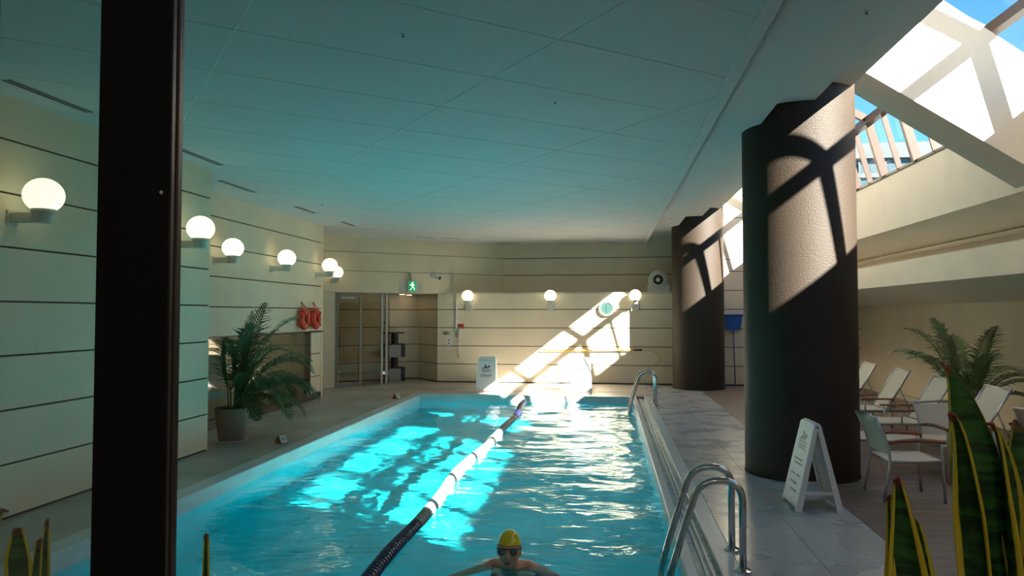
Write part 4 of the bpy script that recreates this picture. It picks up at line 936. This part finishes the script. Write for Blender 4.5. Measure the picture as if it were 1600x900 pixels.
    me1 = bpy.data.meshes.new_from_object(o0.evaluated_get(dg)); bpy.data.objects.remove(o0)
    me1.name = 'body'; me1.materials.clear(); me1.materials.append(SKIN); me1.polygons.foreach_set('use_smooth', [True]*len(me1.polygons))
    put('body', me1, t)
    # cap: upper shell of the head
    cv = []; cf = []; Bc = 20
    for jj in range(Bc+1):
        for i in range(A):
            th = 2*math.pi*i/A; low = 0.30 if math.sin(th) < -0.2 else (0.30-0.42*min(1, (math.sin(th)+0.2)/0.7))
            ph = math.asin(low)+(math.pi/2-math.asin(low))*jj/Bc
            k = 1.0+0.010*math.sin(9*ph+2*math.sin(th*2))*(1-jj/Bc)
            cq = max(0.0, math.cos(ph))**0.84; cv.append(tuple(tilt @ Vector((0.0835*cq*math.cos(th)*k, 0.105*cq*math.sin(th)*k, 0.134*math.sin(ph)))))
    for jj in range(Bc):
        for i in range(A): cf.append((jj*A+i, jj*A+(i+1) % A, (jj+1)*A+(i+1) % A, (jj+1)*A+i))
    mk('swim_cap', MB().add(cv, cf), YELLOW, t, smooth=True)
    gg = mk('goggles', MB().tube([tuple(tilt @ Vector((0.084*math.cos(a)*1.0, 0.103*math.sin(a), 0.008-0.01*math.sin(a)))) for a in [2*math.pi*k/40 for k in range(41)]], 0.0055, 6, False), RUBBER, t, smooth=True)
    for s in (-1, 1):
        lens = MB().lathe([(0.027, 0.0), (0.026, -0.012), (0.020, -0.017), (0.001, -0.018)], 20, 'y').xf(tilt @ Matrix.Translation((s*0.034, -0.087, -0.001)) @ Matrix.Rotation(R(-14*s), 4, 'Z') @ Matrix.Scale(0.72, 4, (0, 0, 1)))
        mk('lens', lens, GOGG, gg, angle=40)
        rim = MB().tube([tuple(tilt @ Matrix.Translation((s*0.034, -0.090, -0.001)) @ Matrix.Rotation(R(-14*s), 4, 'Z') @ Vector((0.028*math.cos(a), 0, 0.021*math.sin(a)))) for a in [2*math.pi*k/24 for k in range(25)]], 0.004, 6, False)
        mk('lens_rim', rim, RUBBER, gg, smooth=True)
    mk('nose_bridge', MB().tube([tuple(tilt @ Vector((x_, -0.104, 0.002))) for x_ in (-0.009, 0, 0.009)], 0.004, 6), RUBBER, gg, smooth=True)
    mk('mouth', MB().lathe([(0.022, 0.0), (0.018, -0.004), (0.001, -0.005)], 18, 'y').xf(tilt @ Matrix.Translation((0, -0.094, -0.077)) @ Matrix.Scale(0.33, 4, (0, 0, 1))), LIPS, t, smooth=True)
    mk('swim_trunks', MB().tube([(0, 0.33, -0.40), (0, 0.39, -0.50), (0, 0.41, -0.62)], [0.16, 0.185, 0.175], 20), TRUNK, t, smooth=True)
swimmer()

# ------------------------------------------------------------------ planter and snake plants
pl = thing('planter_trough', 'long dark planter trough along the viewing window', 'planter', (0, 1.20, 0))
mk('body', MB().box((-1.5, -0.14, 0.0), (1.5, 0.14, 0.90), 0.01), PLANTER, pl)
mk('rim', MB().box((-1.52, -0.16, 0.90), (1.52, -0.12, 0.94), 0.005).box((-1.52, 0.12, 0.90), (1.52, 0.16, 0.94), 0.005).box((-1.52, -0.12, 0.90), (-1.48, 0.12, 0.94)).box((1.48, -0.12, 0.90), (1.52, 0.12, 0.94)), PLANTER, pl)
mk('soil', MB().box((-1.48, -0.12, 0.90), (1.48, 0.12, 0.915)), SOIL, pl)
def px(x, y_, Y):
    yaw, pit = R(7.33), R(1.98)
    fw = Vector((-math.sin(yaw)*math.cos(pit), math.cos(yaw)*math.cos(pit), math.sin(pit))); rt = Vector((math.cos(yaw), math.sin(yaw), 0)); upv = rt.cross(fw)
    d = fw+rt*(x-800)/1155+upv*(450-y_)/1155; return Vector((0, 0, 1.65))+d*(Y/d.y)
def leaf(parent, root, base, ctrl, tip, width, twist0, twist1, fold=0.25, sharp=1.0, m=None):
    N, M_ = 26, 7; vs_ = []; fs_ = []; uvs = []
    a, b, c = Vector(base), Vector(ctrl), Vector(tip)
    bez = lambda t_: a*(1-t_)**2+b*2*t_*(1-t_)+c*t_*t_
    fine = [bez(k/200) for k in range(201)]; cum = [0.0]
    for k in range(200): cum.append(cum[-1]+(fine[k+1]-fine[k]).length)
    tot = cum[-1]; taper = 0.17*sharp
    for i in range(N+1):
        q = i/N; q = q if q < 0.5 else 0.5+0.5*(1-(1-(q-0.5)*2)**1.35)
        k = min(range(201), key=lambda kk: abs(cum[kk]-q*tot)); t_ = k/200; p = fine[k]; tg = ((b-a)*(1-t_)+(c-b)*t_).normalized()
        ft = (tot-cum[k])
        wd_ = width*(0.6+0.4*min(1, t_/0.4))*max(0.012, min(1, ft/taper)**0.75)
        t_ = 1-ft/0.8
        wd_ *= 1+0.05*math.sin(t_*17)
        an = R(twist0+(twist1-twist0)*t_); sdv = Vector((math.cos(an), math.sin(an), 0)); sdv = (sdv-tg*sdv.dot(tg)).normalized(); nn = sdv.cross(tg)
        for j in range(M_):
            u = -1+2*j/(M_-1); vs_.append(p+sdv*u*wd_/2+nn*(fold*wd_*u*u-0.006*math.sin(t_*13)*u)); uvs.append((0.5+u/2, t_))
    for i in range(N):
        for j in range(M_-1): fs_.append((i*M_+j, i*M_+j+1, (i+1)*M_+j+1, (i+1)*M_+j))
    off = Vector(root); mb = MB().add([v-off for v in vs_], fs_); me = mb.mesh('leaf', m or SNAKE, True)
    ul = me.uv_layers.new(name='UVMap')
    for lp_ in me.loops: ul.data[lp_.index].uv = uvs[lp_.vertex_index]
    o = put('leaf', me, parent)
    md = o.modifiers.new('thick', 'SOLIDIFY'); md.thickness = 0.003
    return o
def snake(root_x, label, leaves):
    root = (root_x, 1.20, 0.915)
    t = thing('snake_plant', label, 'snake plant', root, group='snake plants in the planter')
    for (bx, by_, tx, ty, mx_, my_, wd_, t0, t1, Yt, fold, sh) in leaves:
        tip = px(tx, ty, Yt); mid = px(mx_, my_, (Yt+1.20)/2); low = px(bx, by_, 1.20)
        base = Vector((root_x+(low.x-root_x)*0.5, 1.20, 0.915)); ctrl = mid*2-(base+tip)/2
        leaf(t, root, base, ctrl, tip, wd_, t0, t1, fold, sh, SNAKE2 if wd_ > 0.08 else None)
# leaves given by tip, middle and lower points; (base px, tip px, mid px, width, twists, tip distance, fold, sharpness)
rx = px(1540, 900, 1.2).x
snake(rx, 'tall variegated snake plant at the lower right with one broad leaf', [
    (1560, 900, 1472, 566, 1522, 760, 0.086, 0, 25, 1.17, 0.12, 1.15),
    (1560, 900, 1484, 648, 1520, 800, 0.040, -60, -35, 1.10, 0.5, 1.0),
    (1600, 900, 1541, 662, 1575, 800, 0.042, 70, 60, 1.16, 0.4, 1.0)])
snake(px(1600, 900, 1.2).x+0.02, 'broad yellow-edged snake plant leaf cut by the right frame edge', [
    (1610, 900, 1578, 662, 1602, 780, 0.085, -5, 10, 1.22, 0.15, 0.9),
    (1660, 900, 1640, 640, 1655, 800, 0.06, 10, 30, 1.25, 0.2, 1.0)])
snake(px(1430, 900, 1.2).x, 'short snake plant with folded yellow-edged leaves left of the tall one', [
    (1430, 900, 1398, 752, 1413, 850, 0.050, 20, -20, 1.16, 0.35, 1.0),
    (1400, 900, 1389, 782, 1396, 860, 0.030, -60, -60, 1.20, 0.5, 1.0),
    (1450, 900, 1425, 830, 1436, 880, 0.034, 30, 30, 1.18, 0.3, 0.8)])
snake(px(45, 900, 1.2).x, 'small snake plant group behind the pane in lower left corner', [
    (35, 940, 22, 832, 32, 880, 0.050, 0, 10, 1.18, 0.2, 0.4),
    (60, 940, 76, 812, 68, 880, 0.024, 60, 40, 1.20, 0.4, 1.0),
    (55, 940, 64, 855, 58, 895, 0.032, 20, 10, 1.14, 0.3, 1.0),
    (-25, 940, 12, 798, -6, 870, 0.030, -30, -20, 1.16, 0.3, 1.0)])
snake(px(322, 900, 1.2).x, 'single dark snake plant leaf tip just right of black post', [
    (322, 940, 322, 840, 322, 890, 0.026, 0, 10, 1.20, 0.35, 1.2)])

# ------------------------------------------------------------------ outside
t = thing('office_tower', 'teal glass office building seen through the skylight', 'building', (26, 62, -8))
mk('facade', MB().box((-22, 0, 0), (30, 18, 22)), TOWER, t)
for k in range(6): mk('floor_band', MB().box((-22.1, -0.25, 2+k*3.7), (30.1, 0, 2.35+k*3.7)), TOWERB, t)
mk('parapet', MB().box((-22.4, -0.5, 22), (30.4, 18.4, 23.2)), TOWERB, t)
for k in range(27): mk('facade_fin', MB().box((-22+k*2, -0.18, 0), (-21.85+k*2, 0, 22)), TOWERB, t)
struct('ground_outside', MB().box((-80, -80, -8.6), (140, 160, -8.0)), CONC)
